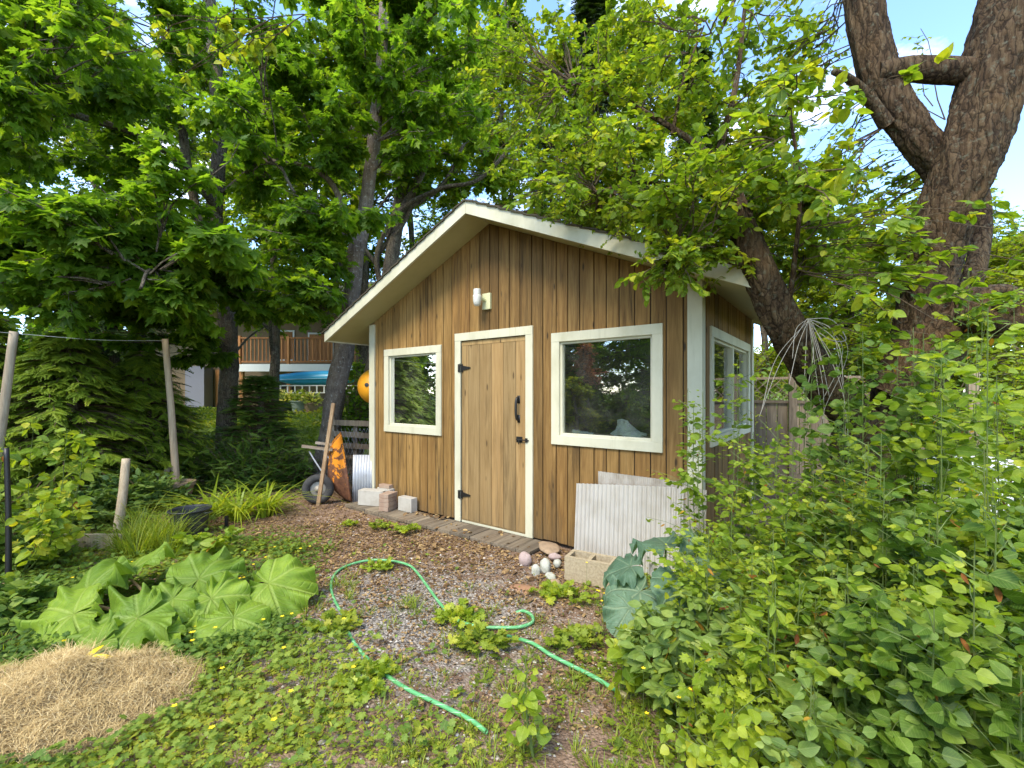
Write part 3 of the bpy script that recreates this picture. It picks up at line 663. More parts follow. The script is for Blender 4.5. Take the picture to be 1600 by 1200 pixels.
limbs = [([b, P(575, 610, 9.1), P(598, 500, 9.0), P(612, 400, 9.0), P(628, 300, 9.0), P(648, 190, 9.0), P(655, 66, 9.1), P(660, -120, 9.3)], .20, .09),
         ([P(598, 470, 9.0), P(590, 395, 8.9), P(625, 330, 8.7), P(688, 295, 8.4), P(745, 282, 8.2), P(800, 230, 8.0)], .06, .03),
         ([P(625, 330, 8.8), P(665, 260, 8.6), P(690, 140, 8.4)], .06, .03), ([P(628, 330, 8.8), P(690, 290, 8.8), P(725, 225, 8.7)], .06, .03),
         ([P(592, 420, 9.0), P(566, 370, 8.8), P(610, 300, 8.6)], .05, .02), ([P(588, 400, 9.0), P(640, 330, 8.8), P(660, 200, 8.6), P(690, 120, 8.3)], .05, .025)]
cl = [(c, (.6, .6, .35)) for c in cl_box(14, 600, 800, 100, 330, 8.4, 10.0, 9)] + [(c, (.6, .6, .32)) for c in cl_box(14, 400, 580, 40, 400, 8.8, 10.4, 10)] \
   + [(c, (.55, .55, .3)) for c in cl_box(4, 430, 520, 330, 450, 8.4, 9.6, 11)] + [(c, (.45, .45, .25)) for c in cl_box(3, 560, 600, 555, 650, 9.6, 10.4, 12)]
tree('maple_tree', 'bright leaved maple with many slanting stems rising behind the shed roof', 'tree', b, limbs, cl, 'maple', (M['bark_maple'], M['maple_bright']),
     nb=5, nt=8, nl=8, size=.118, up=.9, droop=.3, tw=.004, tl=.5, petiole=.05, bw=.012)

# ---------------------------------------------------------------- trees and tall conifers behind
def back_tree(px, Y, h, spread, label, mat, leaf='mini', size=.10, trunk_r=.14, z0=None, name='deciduous_tree', cat='tree', low=.28, n=22, group='trees behind the garden', lean=0, **kw):
    b = P(px, 600, Y); b.z = gz(b.x, b.y) - .05; k = random.Random(int(px * 7 + Y * 10)); tp = b + Vector((lean, 0, h))
    limbs = [([b, b + Vector((.1 + lean * .3, 0, h * .35)), b + Vector((-.1 + lean * .6, .1, h * .65)), tp], trunk_r, trunk_r * .2)]; cl = []
    for i in range(n):
        t = low + (1 - low) * (i + k.random()) / n; a = k.random() * 6.28; rr_ = spread * math.sin(min(1, (1.08 - t) * 1.5) * 1.57) * k.uniform(.35, 1)
        c = b + Vector((math.cos(a) * rr_ + lean * t, math.sin(a) * rr_, h * t)); cl.append((c, (spread * .46, spread * .46, spread * .38)))
        if i % 3 == 0: limbs.append(([b + Vector((lean * t, 0, h * (t - .14))), b + (c - b) * .5 + Vector((0, 0, h * (t - .1) * .5)), c], trunk_r * .35, .02))
    o = dict(nb=9, nt=12, nl=10, size=size, up=.8, droop=.2, tw=.006, bw=.02, tl=.4); o.update(kw)
    return tree(name, label, cat, b, limbs, cl, leaf, (M['bark_maple'], mat), group, seg=10, **o)
def cone_tree(px, Y, h, spread, label, mat, leaf='frond', size=.22, n=330, tr=.16, name='conifer_tree', group=None, cat='conifer', low=.02, droop=.45, sub=7):
    b = P(px, 600, Y); b.z = gz(b.x, b.y) - .05; t_ = thing(name, label, cat, tuple(b), 0, group)
    mb = MB(); mb.tube(crom([b, b + Vector((.05, 0, h * .5)), b + Vector((0, 0, h))], 20), np.linspace(tr, .02, 20), 10, None, .08); _rel(mb, 'trunk', M['bark_maple'], t_, smooth=True)
    cb = MB(); u = R.random(n) ** 1.15; u = low + (1 - low) * u; a = R.random(n) * 6.283; ln = spread * (1 - u) ** .75 * R.uniform(.65, 1.12, n) + .12
    p0 = np.stack([np.full(n, b.x), np.full(n, b.y), b.z + u * h], -1); d = np.stack([np.cos(a), np.sin(a), np.full(n, .12)], -1); p1 = p0 + d * ln[:, None]; p1[:, 2] -= droop * ln * .6
    sticks(cb, p0, p1, .014, .004, .10, 1, 3, 4)
    m_ = n * sub; bi = np.repeat(np.arange(n), sub); t = .25 + .78 * R.random(m_); pos = p0[bi] + (p1 - p0)[bi] * t[:, None]; pos[:, 2] += .10 * ln[bi] * 4 * t * (1 - t) * .8
    side = np.cross(d, (0, 0, 1.))[bi] * R.choice([-1, 1], (m_, 1)); dd = d[bi] * .9 + side * R.uniform(.1, 1.1, (m_, 1)) + R.normal(size=(m_, 3)) * .15; dd[:, 2] -= droop * .7
    n_ = np.array([0, 0, 1.]) + R.normal(size=(m_, 3)) * .25 + d[bi] * .35
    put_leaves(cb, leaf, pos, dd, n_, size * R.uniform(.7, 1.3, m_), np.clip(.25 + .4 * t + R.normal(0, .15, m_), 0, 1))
    _rel(cb, 'crown', [mat, M['bark_thin']], t_); return t_
BG = 'trees behind the garden'
for (px, Y, h, sp_, lab, mt, sz, n_, lo) in (
 (640, 13.5, 12.5, 2.3, 'yellow green tree glowing behind the slanting stems above the left roof edge', 'locust', .12, 34, .12),
 (565, 12.8, 12.5, 2.3, 'light green tree filling the gap between the two maple trunks', 'maple_bright', .12, 34, .22),
 (790, 12.0, 11.8, 2.0, 'sunlit tree rising directly behind the roof ridge', 'maple_bright', .11, 34, .15),
 (425, 11.3, 9.5, 1.7, 'light green tree between the dark maple and the leaning mottled one', 'maple_bright', .11, 28, .36),
 (347, 14.5, 13.0, 2.2, 'tree behind the trunk of the dark maple', 'maple_bright', .12, 30, .25),
 (150, 12.8, 12.5, 2.6, 'tree behind the dark maple at the far left of the row', 'maple_bright', .12, 36, .2),
 (985, 11.0, 10.6, 2.0, 'yellow green tree above the right half of the roof', 'locust', .09, 36, .15),
 (1090, 14.5, 11.5, 1.7, 'tall green tree right of the tall cedar', 'maple_bright', .11, 30, .1),
 (1190, 12.8, 6.4, 2.3, 'rounded green tree beyond the right eave of the shed', 'locust', .10, 30, .08),
 (1330, 11.5, 5.4, 1.9, 'rounded yellow green tree in the gap left of the massive trunk', 'locust', .09, 30, .08),
 (1490, 10.5, 5.4, 2.1, 'bright rounded tree behind the massive old trunk', 'locust', .09, 30, .08),
 (1680, 8.6, 5.0, 2.0, 'bright bushy tree at the far right edge behind the old trunk', 'locust', .085, 34, .05),
 (-130, 10.0, 9.5, 2.4, 'leafy maple at the far left edge behind the tall post', 'maple', .12, 36, .15)):
    back_tree(px, Y, h, sp_, lab, M[mt], size=sz, n=n_, low=lo)
cone_tree(925, 12.0, 12.0, 1.3, 'tall narrow cedar behind the roof with drooping sprays', M['dark_conifer'], size=.36, n=480, group='cedars behind the shed', low=.12)
cone_tree(860, 13.5, 10.5, 1.1, 'slim dark cedar just right of the roof ridge', M['dark_conifer'], size=.36, n=340, group='cedars behind the shed', low=.2)
cone_tree(1085, 13.2, 11.0, 1.3, 'dark cedar partly hidden by plum leaves right of the tall cedar', M['dark_conifer'], size=.36, n=380, group='cedars behind the shed', low=.08)
# hedge conifers on the left, and the yew shrubs in front of the neighbour's lawn
HG = 'conifers forming the left hedge'
cone_tree(-60, 5.6, 2.7, 1.3, 'hemlock at the left edge of the hedge behind the tall post', M['conifer'], size=.15, sub=13, n=620, group=HG)
cone_tree(105, 5.9, 2.35, 1.15, 'feathery hemlock of the hedge seen between the two tall posts', M['conifer'], size=.15, sub=13, n=680, group=HG)
cone_tree(225, 6.9, 2.2, 1.1, 'dark hemlock at the right end of the hedge beside the slanting brace', M['conifer'], size=.15, sub=13, n=520, group=HG)
cone_tree(175, 9.6, 4.6, 1.6, 'hemlock standing behind the hedge and under the maple', M['dark_conifer'], size=.30, n=380, group=HG)
cone_tree(405, 8.1, 1.85, .85, 'small dark spruce at the foot of the dark maple', M['yew'], 'yew', size=.17, sub=10, n=380, group=None, cat='conifer', name='spruce_tree', droop=.1)
def low_shrub(name, label, cat, base, rx, ry, h, mat, leaf, size, n=260, sub=9, up=.9, group=None, stemr=.008, rise=.4, spread=1.0, dr=.3, petiole=0, bm=None, twist=.9):
    """branches fan from the foot to a dome; leaves along their outer part"""
    base = Vector(base); t_ = thing(name, label, cat, tuple(base), 0, group); cb = MB()
    q = norm(R.normal(size=(n, 3))); q[:, 2] = np.abs(q[:, 2]) ; q = norm(q) * (R.random((n, 1)) ** .33); p1 = np.array(base) + q * np.array([rx, ry, h]) * R.uniform(.75, 1.12, (n, 1)); p1[:, 2] += .03
    p0 = np.array(base) + np.concatenate([q[:, :2] * np.array([rx, ry]) * .35 * spread, R.random((n, 1)) * h * .1], 1)
    sticks(cb, p0, p1, stemr, stemr * .3, rise * .3, 1, 3, 4); ln = np.linalg.norm(p1 - p0, axis=1)
    m_ = n * sub; bi = np.repeat(np.arange(n), sub); t = .35 + .68 * (np.tile(np.arange(sub), n) + R.random(m_) * .6) / sub
    pos = p0[bi] + (p1 - p0)[bi] * t[:, None]; pos[:, 2] += rise * .3 * ln[bi] * 4 * t * (1 - t)
    bd = norm(p1 - p0)[bi]; sd = norm(np.cross(bd, (.1, .2, 1.))) * np.where(np.arange(m_) % 2 == 0, 1., -1.)[:, None]
    d = bd * .6 + sd * twist + R.normal(size=(m_, 3)) * .4; d[:, 2] -= dr * R.random(m_) ; d = norm(d); nn = np.array([0, -.15, up]) + R.normal(size=(m_, 3)) * .4
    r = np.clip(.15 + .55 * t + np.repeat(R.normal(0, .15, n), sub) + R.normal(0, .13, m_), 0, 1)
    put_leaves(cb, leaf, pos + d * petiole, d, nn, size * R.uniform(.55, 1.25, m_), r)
    st = MB(); k = random.Random(int(base.x * 100)); 
    _rel(cb, 'foliage', [mat, bm or M['bark_thin']], t_); return t_
low_shrub('yew_shrub', 'spreading dark yew shrub in front of the lawn, beside the daylilies', 'shrub', P(400, 765, 7.2), 1.15, .8, .95, M['yew'], 'yew', .17, 520, 9, rise=.1)
low_shrub('yew_shrub', 'yew shrub under the hedge to the left of the tall middle post', 'shrub', P(255, 770, 6.9), .8, .6, .80, M['yew'], 'yew', .17, 380, 9, rise=.1)
# ---------------------------------------------------------------- the old plum tree on the right
def vine(p, q, sag=0, n=10): return crom([p, (Vector(p) + Vector(q)) / 2 + Vector((0, 0, -sag)), q], n)
b = P(1390, 900, 3.3); b.z = -.05
limbs = [([b, P(1385, 760, 3.3), P(1400, 640, 3.35), P(1430, 540, 3.3), P(1450, 435, 3.2), P(1473, 350, 3.1), P(1513, 247, 3.0), P(1551, 116, 2.98), P(1580, 0, 3.0), P(1620, -180, 3.1)], .145, .172),
         ([P(1505, 310, 3.1), P(1468, 255, 3.15), P(1422, 200, 3.2), P(1386, 145, 3.25), P(1362, 70, 3.3), P(1330, -120, 3.4)], .115, .11),
         ([P(1372, 116, 3.22), P(1420, 108, 3.15), P(1470, 110, 3.08), P(1530, 112, 3.0)], .072, .085),
         ([P(1385, 195, 3.2), P(1355, 150, 3.15), P(1325, 122, 3.1), P(1302, 112, 3.05)], .05, .018),
         ([P(1330, 760, 3.35), P(1335, 660, 3.35), P(1290, 605, 3.25), P(1240, 530, 3.12), P(1205, 470, 3.05), P(1180, 410, 3.0), P(1150, 330, 3.1), P(1120, 250, 3.2)], .17, .07),
         ([P(1400, 620, 3.3), P(1470, 530, 3.15), P(1530, 500, 3.05), P(1572, 478, 2.95)], .20, .115),
         ([P(1440, 570, 3.5), P(1505, 470, 3.6), P(1532, 380, 3.7), P(1535, 310, 3.8), P(1515, 230, 3.9)], .10, .04),
         ([P(1180, 415, 3.0), P(1120, 405, 2.95), P(1060, 402, 2.9)], .028, .010), ([P(1155, 335, 3.1), P(1090, 300, 3.2), P(1010, 285, 3.3), P(930, 300, 3.4)], .03, .01),
         ([P(1120, 250, 3.2), P(1050, 200, 3.3), P(960, 150, 3.4), P(900, 130, 3.5)], .03, .008), ([P(1225, 520, 3.1), P(1240, 420, 2.9), P(1250, 300, 2.7), P(1235, 180, 2.6)], .022, .008),
         ([P(1120, 250, 3.2), P(1150, 130, 3.2), P(1165, 0, 3.2)], .03, .012), ([P(1050, 210, 3.3), P(1070, 120, 3.3), P(1100, 40, 3.3)], .015, .006), ([P(1335, -100, 3.4), P(1250, -120, 3.0), P(1180, -60, 2.8), P(1120, 60, 2.8)], .03, .01)]
t = thing('plum_tree', 'massive old leaning plum tree with split trunk and a round knot, right of the shed', 'tree', tuple(b))
mb = MB()
for i, (pts, r0, r1) in enumerate(limbs):
    ln = sum((Vector(a) - Vector(c)).length for a, c in zip(pts, pts[1:])); n = min(260, max(10, int(ln / max(.012, r0 * .07))))
    c = crom([tuple(p) for p in pts], n); u = np.linspace(0, 1, n); mb.tube(c, r0 + (r1 - r0) * u ** .8, 64 if r0 > .1 else 16 if r0 > .04 else 8, None, .085 if r0 > .1 else .06)
_rel(mb, 'trunk', M['bark_plum'], t, smooth=True)
kn = MB(); kc = P(1566, 481, 2.86); zax = Vector((-.15, -1, .12)).normalized(); Mx = Vector((0, 0, 1)).rotation_difference(zax).to_matrix().to_4x4()
kn.lathe([(.19, -.14), (.165, -.02), (.150, .02), (.125, .045), (.100, .04), (.078, .015), (.055, -.01), (.03, -.03), (.0, -.035)], kc, 40, .5, Mx)
v = kn.v[0]; v += np.random.default_rng(3).normal(0, .004, v.shape); _rel(kn, 'knot', M['bark_plum'], t, smooth=True)
cb = MB(); allp = np.concatenate([crom([tuple(p) for p in pts], 40) for pts, _, _ in limbs])
def clump(c, r, **o):
    d = np.linalg.norm(allp - np.array(c), axis=1); a = allp[np.argmin(d)]; spray(cb, a, c, r, **o)
base = dict(nb=4, nt=6, nl=9, kind='ovate', size=.052, up=.8, droop=.2, tw=.0022, bw=.006, tl=.55)
for c in cl_box(50, 840, 1230, 30, 350, 2.7, 4.4, 21): clump(c, (.34, .34, .24), **base)
for c in cl_box(26, 1030, 1310, 240, 430, 2.5, 3.5, 22): clump(c, (.27, .27, .2), **base)
for c in cl_box(14, 740, 900, 40, 270, 3.4, 4.6, 23): clump(c, (.36, .36, .26), **dict(base, size=.045, nt=5))
for c in cl_box(6, 1010, 1130, 375, 425, 2.55, 2.85, 24): clump(c, (.17, .17, .10), **dict(base, size=.040, nb=4, nt=5, nl=8))
for c in cl_box(7, 900, 1020, 300, 365, 3.2, 3.9, 25): clump(c, (.25, .25, .14), **dict(base, size=.040))
for c in cl_box(6, 1130, 1330, 130, 300, 1.7, 2.2, 26): clump(c, (.17, .17, .14), **dict(base, size=.062, nb=2, nt=4, nl=6, bw=.004))
for c in cl_box(9, 1180, 1460, 66, 330, 3.4, 4.4, 27): clump(c, (.34, .34, .26), **dict(base, nb=3, nt=4, nl=5, size=.034))
for c in cl_box(9, 1290, 1400, 420, 560, 3.0, 3.5, 28): clump(c, (.22, .22, .2), **dict(base, size=.05, nb=3))
for c in cl_box(18, 1370, 1590, 330, 540, 2.0, 2.7, 29): clump(c, (.13, .13, .11), **dict(base, size=.06, nb=2, nt=4, nl=6, bw=.004))
for c in cl_box(1, 1440, 1480, 80, 140, 2.0, 2.1, 30): clump(c, (.10, .10, .07), **dict(base, size=.07, nb=2, nt=2, nl=4, bw=.004))
for c in cl_box(14, 1190, 1440, 290, 430, 3.0, 3.8, 33): clump(c, (.28, .28, .24), **dict(base, size=.042, rshift=.2))
for c in cl_box(5, 150, 420, 60, 120, 3.0, 3.3, 31): spray(cb, P(480, 20, 3.1), c, (.16, .12, .07), **dict(base, size=.055, nb=2, nt=4, nl=6, bw=.004, rshift=.3))
_rel(cb, 'crown', [M['plum'], M['bark_thin']], t)

# ---------------------------------------------------------------- wisps of grey vine hanging from the cut limb
M['vine'] = simple('dry_pale_vine', (.36, .33, .27), .8, .2, 0, .5, 20.0)
vb = MB(); top = P(1264, 498, 2.78); k = random.Random(6)
ends = [(1186, 652), (1190, 640), (1233, 600), (1238, 560), (1256, 612), (1262, 605), (1289, 585), (1296, 620), (1312, 560), (1318, 600), (1322, 700), (1328, 745), (1300, 740), (1285, 735)]
for i, (x, y) in enumerate(ends):
    e = P(x, y, k.uniform(2.45, 2.75)); mid = (top + e) / 2 + Vector(((x - 1262) / F * .5 + k.uniform(-.03, .03), k.uniform(-.06, .03), .01 + k.uniform(0, .05)))
    vb.tube(crom([top + Vector((k.uniform(-.012, .012), 0, 0)), mid, e], 18), .0015, 5)
for i in range(2):
    x = 1290 + i * 8; vb.tube(crom([top, P(x, 512, 2.8), P(x + 26, 540, 2.75), P(x + 18, 580, 2.78), P(x - 10, 640, 2.8), P(1285 - 8 * i, 690 + i * 12, 2.8)], 24), .0015, 5)
vb.tube(crom([top, P(1300, 500, 2.85), P(1322, 530, 2.8), P(1300, 532, 2.8), P(1280, 520, 2.82)], 20), .003, 5)
o = vb.build('dry_vine', M['vine'], None, smooth=True); tag(o, 'tangle of thin pale dry stems hanging in loops from the cut plum limb', 'vine')

# ---------------------------------------------------------------- lattice-topped fence
M['fencewood'] = wood('fence_boards', (.11, .085, .058), (.20, .155, .105), (.30, .24, .16), (.05, .04, .028), stain=.6)
f0 = P(1165, 600, 6.6); f1 = P(1460, 600, 5.6); f0.z = f1.z = 0; fd = (f1 - f0); fl_ = fd.length; ang = math.atan2(fd.y, fd.x)
t = thing('lattice_fence', 'brown board fence with a lattice top behind the shed', 'fence', tuple(f0), ang)
pb = MB(); x = 0; k = random.Random(8); ht = 1.36
while x < fl_: w_ = .135; pb.box((x, 0, .02), (x + w_ - .008, .018, ht + k.uniform(-.003, .003)), k.random()); x += w_
pb.build('boards', M['fencewood'], t)
for q0, q1 in (((0, -.03, ht), (fl_, .03, ht + .04)), ((0, -.035, ht + .34), (fl_, .035, ht + .375)), ((0, -.025, .3), (fl_, -.001, .37))): rb = MB(); rb.box(q0, q1); rb.build('rail', M['fencewood'], t)
lb = MB(); x = -.3
while x < fl_:
    for sgn, yy in ((1, -.012), (-1, .004)):
        xa, xb = (x, x + .30) if sgn > 0 else (x + .30, x)
        lb.beam((max(0, xa), yy, ht + .042), (min(fl_, max(.01, xb)), yy, ht + .338), .010, .034, up=(0, 1, 0))
    x += .15
lb.build('lattice', M['fencewood'], t)
for x in (-.04, .54, 1.5, 2.4): p_ = MB(); p_.box((x, -.055, 0), (x + .10, .05, ht + .42)); p_.build('post', M['fencewood'], t, bevel=.004)

# ---------------------------------------------------------------- shrubs and weeds crowding the right foreground
M['withered'] = leafmat('withered_leaf', [(.09, .035, .015), (.17, .075, .02), (.26, .16, .03), (.33, .26, .04)], .25, .7, .2, .1)
def sapling(name, label, cat, base, top, n, leaf, size, mat, lean=.2, stems=5, spread=.25, nl=14, group=None, up=.8, dr=.25, sr=.004, branch=4, bl=.22, seed=1, droopy=.0, petiole=.0, tipr=.35):
    """several upright stems from one foot, side shoots, leaves along them"""
    base = Vector(base); t_ = thing(name, label, cat, tuple(base), 0, group); k = random.Random(seed); st = MB(); lv = MB()
    P0, P1 = [], []
    for i in range(stems):
        a = k.random() * 6.28; s0 = base + Vector((math.cos(a) * spread * .25, math.sin(a) * spread * .25, 0)); e = Vector(top) + Vector((math.cos(a) * spread, math.sin(a) * spread, k.uniform(-.25, .05) * (top[2] - base[2])))
        mid = (s0 + e) / 2 + Vector((math.cos(a) * spread * .35, math.sin(a) * spread * .35, 0)); c = crom([s0, mid, e], 14); st.tube(c, np.linspace(sr, sr * .35, 14), 5, None, 0)
        for j in range(branch + 2):
            u = .25 + .75 * (j + k.random() * .6) / (branch + 2); p = Vector(c[min(13, int(u * 13))]); aa = k.random() * 6.28
            d = Vector((math.cos(aa), math.sin(aa), k.uniform(.2, .9))).normalized() * bl * k.uniform(.5, 1.2) * (1.15 - u * .5); P0.append(p); P1.append(p + d)
        P0.append(Vector(c[9])); P1.append(e)
    c = sticks(st, P0, P1, sr * .5, sr * .2, .05, 0, 3, 3); P0 = np.array(P0); P1 = np.array(P1); m_ = len(P0)
    bi = np.repeat(np.arange(m_), nl); u = (np.tile(np.arange(nl), m_) + R.random(m_ * nl) * .7) / nl * .95 + .08; pos = P0[bi] + (P1 - P0)[bi] * u[:, None]; N = len(pos)
    bd = norm(P1 - P0)[bi]; g = R.random(N) * 6.28; sd = np.stack([np.cos(g), np.sin(g), np.zeros(N)], -1); d = norm(bd * .45 + sd * .9 + R.normal(size=(N, 3)) * .15 + np.array([0, 0, -dr]) * R.uniform(0, 2.6, (N, 1))); nn = np.array([0, -.30, up * .62]) + R.normal(size=(N, 3)) * .5
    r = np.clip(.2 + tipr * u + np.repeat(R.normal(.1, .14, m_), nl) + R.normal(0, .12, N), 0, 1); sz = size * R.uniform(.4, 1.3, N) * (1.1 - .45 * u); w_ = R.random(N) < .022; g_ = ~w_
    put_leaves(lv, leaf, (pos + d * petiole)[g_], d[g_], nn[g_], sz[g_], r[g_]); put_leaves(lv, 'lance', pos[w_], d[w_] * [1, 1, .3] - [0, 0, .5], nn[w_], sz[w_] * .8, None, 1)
    _rel(st, 'stems', M['stem'], t_); _rel(lv, 'foliage', [mat, M['withered']], t_); return t_
SG = 'shrubs crowding the right side'
def gp(px, Y, z=0): p = P(px, 600, Y); p.z = z; return p
def shrub_at(px, top_y, Y, **kw):
    kw['size'] *= (1.12 if kw['size'] < .06 else .80); kw['nl'] += 3
    b_ = gp(px, Y); tp = P(px + kw.pop('lx', 0), top_y, Y); return sapling(base=b_, top=tp, **kw)
spec = [  # px, top_y, Y, label, leaf, size, mat, stems, spread
 (1112, 575, 2.75, 'slender rose-like shrub reaching up in front of the shed corner', 'oval', .050, 'plum', 5, .16, 8, .0),
 (1175, 685, 2.6, 'leafy bush below the side window of the shed', 'ovate', .050, 'plum', 8, .30, 9, 0),
 (1262, 668, 2.75, 'thin leaved bush in front of the lattice fence', 'oval', .045, 'lime', 8, .32, 9, 0),
 (1345, 520, 2.5, 'tall shrub with rounded leaves in front of the fork of the old tree', 'round', .055, 'plum_dark', 9, .26, 9, 0),
 (1320, 780, 2.2, 'tangled low bush at the foot of the hanging dry stems', 'ovate', .05, 'plum', 9, .32, 9, 0),
 (1470, 570, 2.2, 'broad leaved shrub in front of the big knot', 'ovate', .085, 'plum', 9, .30, 8, 0),
 (1575, 500, 2.0, 'tall broad leaved shrub at the upper right edge under the knot', 'ovate', .085, 'lime', 8, .24, 8, 0),
 (1440, 740, 1.95, 'dark broad leaved bush in the middle of the right thicket', 'ovate', .085, 'plum_dark', 10, .28, 8, 0),
 (1560, 760, 1.7, 'large leaved dark bush at the right edge, halfway down', 'heart', .085, 'plum_dark', 10, .26, 7, 0),
 (1500, 930, 1.45, 'glossy dark bush in the lower right corner', 'heart', .085, 'plum_dark', 9, .24, 7, 0),
 (1590, 1000, 1.3, 'dark leafed plant at the very bottom right edge', 'ovate', .075, 'plum_dark', 7, .18, 7, 0),
 (1075, 940, 2.05, 'shrub with a rosette of long greyish green leaves left of the thicket', 'oval', .105, 'olive_leaf', 6, .17, 8, 0),
 (1215, 930, 1.85, 'tall weed with narrow leaves in the middle of the lower right', 'lance', .085, 'olive_leaf', 6, .16, 7, 0),
 (1200, 830, 2.2, 'fine leaved weeds behind the narrow leaved weed', 'oval', .04, 'lime', 9, .28, 9, 0),
 (1130, 850, 2.5, 'bright leaved bush at the right end of the ribbed plastic sheets', 'ovate', .055, 'lime', 8, .24, 8, 0),
 (1370, 900, 1.65, 'low plum sucker with fresh yellow green tips right of the narrow leaved weed', 'ovate', .05, 'plum', 8, .24, 8, 0),
 (1400, 610, 2.75, 'yellow green sucker shoots rising before the base of the old tree', 'ovate', .06, 'lime', 8, .26, 8, 0),
 (1300, 1010, 1.5, 'mid green herb near the bottom edge under the thicket', 'ovate', .055, 'olive_leaf', 8, .20, 8, 0),
 (1200, 1070, 1.6, 'bright bindweed with heart shaped leaves along the bottom edge', 'heart', .06, 'lime', 5, .20, 3, 0),
 (1090, 1060, 1.75, 'small lime green herb between the hose end and the bindweed', 'heart', .042, 'lime', 4, .13, 3, 0),
 (965, 970, 2.25, 'yellow green bindweed with drooping arrow shaped leaves beside the blue green leaves', 'heart', .085, 'lime', 4, .09, 1, 0),
 (1030, 990, 2.2, 'lime bindweed clump just right of the drooping one', 'heart', .07, 'lime', 4, .10, 1, 0),
 (838, 1040, 1.85, 'young lime green weed growing beside the hose in the bottom centre', 'heart', .05, 'lime', 3, .06, 0, 0),
 (1560, 735, 2.7, 'fresh green bush in front of the white garden frame', 'ovate', .06, 'plum', 9, .34, 9, 0),
 (1590, 660, 2.9, 'pale green bush behind the broad leaved shrub at the right edge', 'ovate', .06, 'lime', 8, .35, 8, 0),
 (1300, 705, 2.45, 'fern-like plant with feathery fronds under the dry stems', 'frond', .15, 'lime', 5, .18, 3, 0),
 (1255, 850, 1.75, 'tall lime weed with long narrow leaves right of the greyish narrow leaved weed', 'lance', .10, 'lime', 5, .14, 4, 0),
 (1450, 680, 1.95, 'golden green shrub with small leaves in the middle of the thicket', 'oval', .036, 'locust', 8, .22, 9, 0),
 (1535, 850, 1.5, 'round leaved yellow green shrub above the glossy dark bush', 'round', .042, 'lime', 7, .18, 6, 0),
 (1385, 800, 1.8, 'weed with jagged lobed leaves in the middle of the thicket', 'lobed', .07, 'cover', 7, .18, 6, 0),
 (1125, 980, 1.8, 'weed with small jagged leaves right of the greyish rosette shrub', 'lobed', .05, 'lime', 6, .14, 5, 0),
 (1590, 420, 2.6, 'tall bright bush at the right edge reaching up to the knot', 'ovate', .05, 'lime', 7, .26, 9, 0),
]
for i, (px, ty, Y, lab, leaf, size, mat, stems, spr, nl, _) in enumerate(spec):
    nm = 'weed_plant' if ('fern' in lab or 'weed' in lab.split()[:3] or 'herb' in lab or 'bindweed' in lab or 'weed' in lab) else 'leafy_shrub'
    cat = 'weed' if nm == 'weed_plant' else 'shrub'
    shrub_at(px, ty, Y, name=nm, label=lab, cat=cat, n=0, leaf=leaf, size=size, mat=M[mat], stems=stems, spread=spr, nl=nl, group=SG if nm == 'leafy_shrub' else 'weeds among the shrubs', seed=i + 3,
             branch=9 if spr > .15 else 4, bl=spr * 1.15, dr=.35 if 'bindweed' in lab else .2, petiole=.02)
# hedge of dark laurel behind the fence
low_shrub('laurel_shrub', 'unseen dark bush added left of the garden, darkening the reflection in the small window', 'shrub', (-8.2, 4.1, 0), 1.5, 1.3, 2.3, M['plum_dark'], 'oval', .12, 420, 10)  # added out of view to block bright sky in the window reflection
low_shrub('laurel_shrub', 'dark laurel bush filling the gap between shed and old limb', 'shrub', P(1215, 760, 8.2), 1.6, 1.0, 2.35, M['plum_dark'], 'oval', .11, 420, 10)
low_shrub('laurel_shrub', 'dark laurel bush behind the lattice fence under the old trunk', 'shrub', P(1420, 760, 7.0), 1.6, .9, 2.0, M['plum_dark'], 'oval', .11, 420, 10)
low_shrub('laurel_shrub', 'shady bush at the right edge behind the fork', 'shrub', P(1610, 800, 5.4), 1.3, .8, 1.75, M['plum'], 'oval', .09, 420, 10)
# ---------------------------------------------------------------- ground
def in_blob(x, y, cx, cy, rx, ry): return np.exp(-(((x - cx) / rx) ** 2 + ((y - cy) / ry) ** 2))
gm = NT('garden_soil'); o = gm.obj()
big = gm.noise(o, 1.1, 4, .6); med = gm.noise(o, 7.0, 5, .65); fine = gm.noise(o, 60.0, 5, .7)
vor = gm.n('TexVoronoi', {'Vector': o, 'Scale': 75.0}); peb = vor.outputs['Distance']
grav = gm.ramp(gm.n('SeparateColor', {0: vor.outputs['Color']}).outputs[0], [(0, (.12, .10, .08)), (.4, (.24, .205, .165)), (.7, (.35, .30, .245)), (1, (.46, .41, .34))])
mul = gm.ramp(gm.math('ADD', gm.math('MULTIPLY', fine, .6), gm.math('MULTIPLY', med, .5)), [(.36, (.075, .050, .034)), (.52, (.22, .14, .09)), (.70, (.41, .29, .20))])
sx = gm.n('SeparateXYZ', {0: o}); gc = G(640, 960)
dx = gm.math('DIVIDE', gm.math('SUBTRACT', sx.outputs[0], gc.x), 1.1); dy = gm.math('DIVIDE', gm.math('SUBTRACT', sx.outputs[1], gc.y), 1.0)
dist = gm.math('SQRT', gm.math('ADD', gm.math('MULTIPLY', dx, dx), gm.math('MULTIPLY', dy, dy)))
gf = gm.ramp(gm.math('ADD', gm.math('MULTIPLY', med, 1.0), gm.math('MULTIPLY', gm.math('SUBTRACT', 1.0, dist), .35)), [(.50, (0, 0, 0)), (.72, (1, 1, 1))])
col = gm.mix(gf, mul, grav)
far = gm.ramp(gm.math('MULTIPLY', gm.math('MAXIMUM', sx.outputs[1], gm.math('MULTIPLY', gm.math('ABSOLUTE', sx.outputs[0]), 1.8)), .05), [(.46, (0, 0, 0)), (.52, (1, 1, 1))])
col = gm.mix(far, col, gm.ramp(med, [(.35, (.09, .15, .02)), (.65, (.20, .27, .035))]))
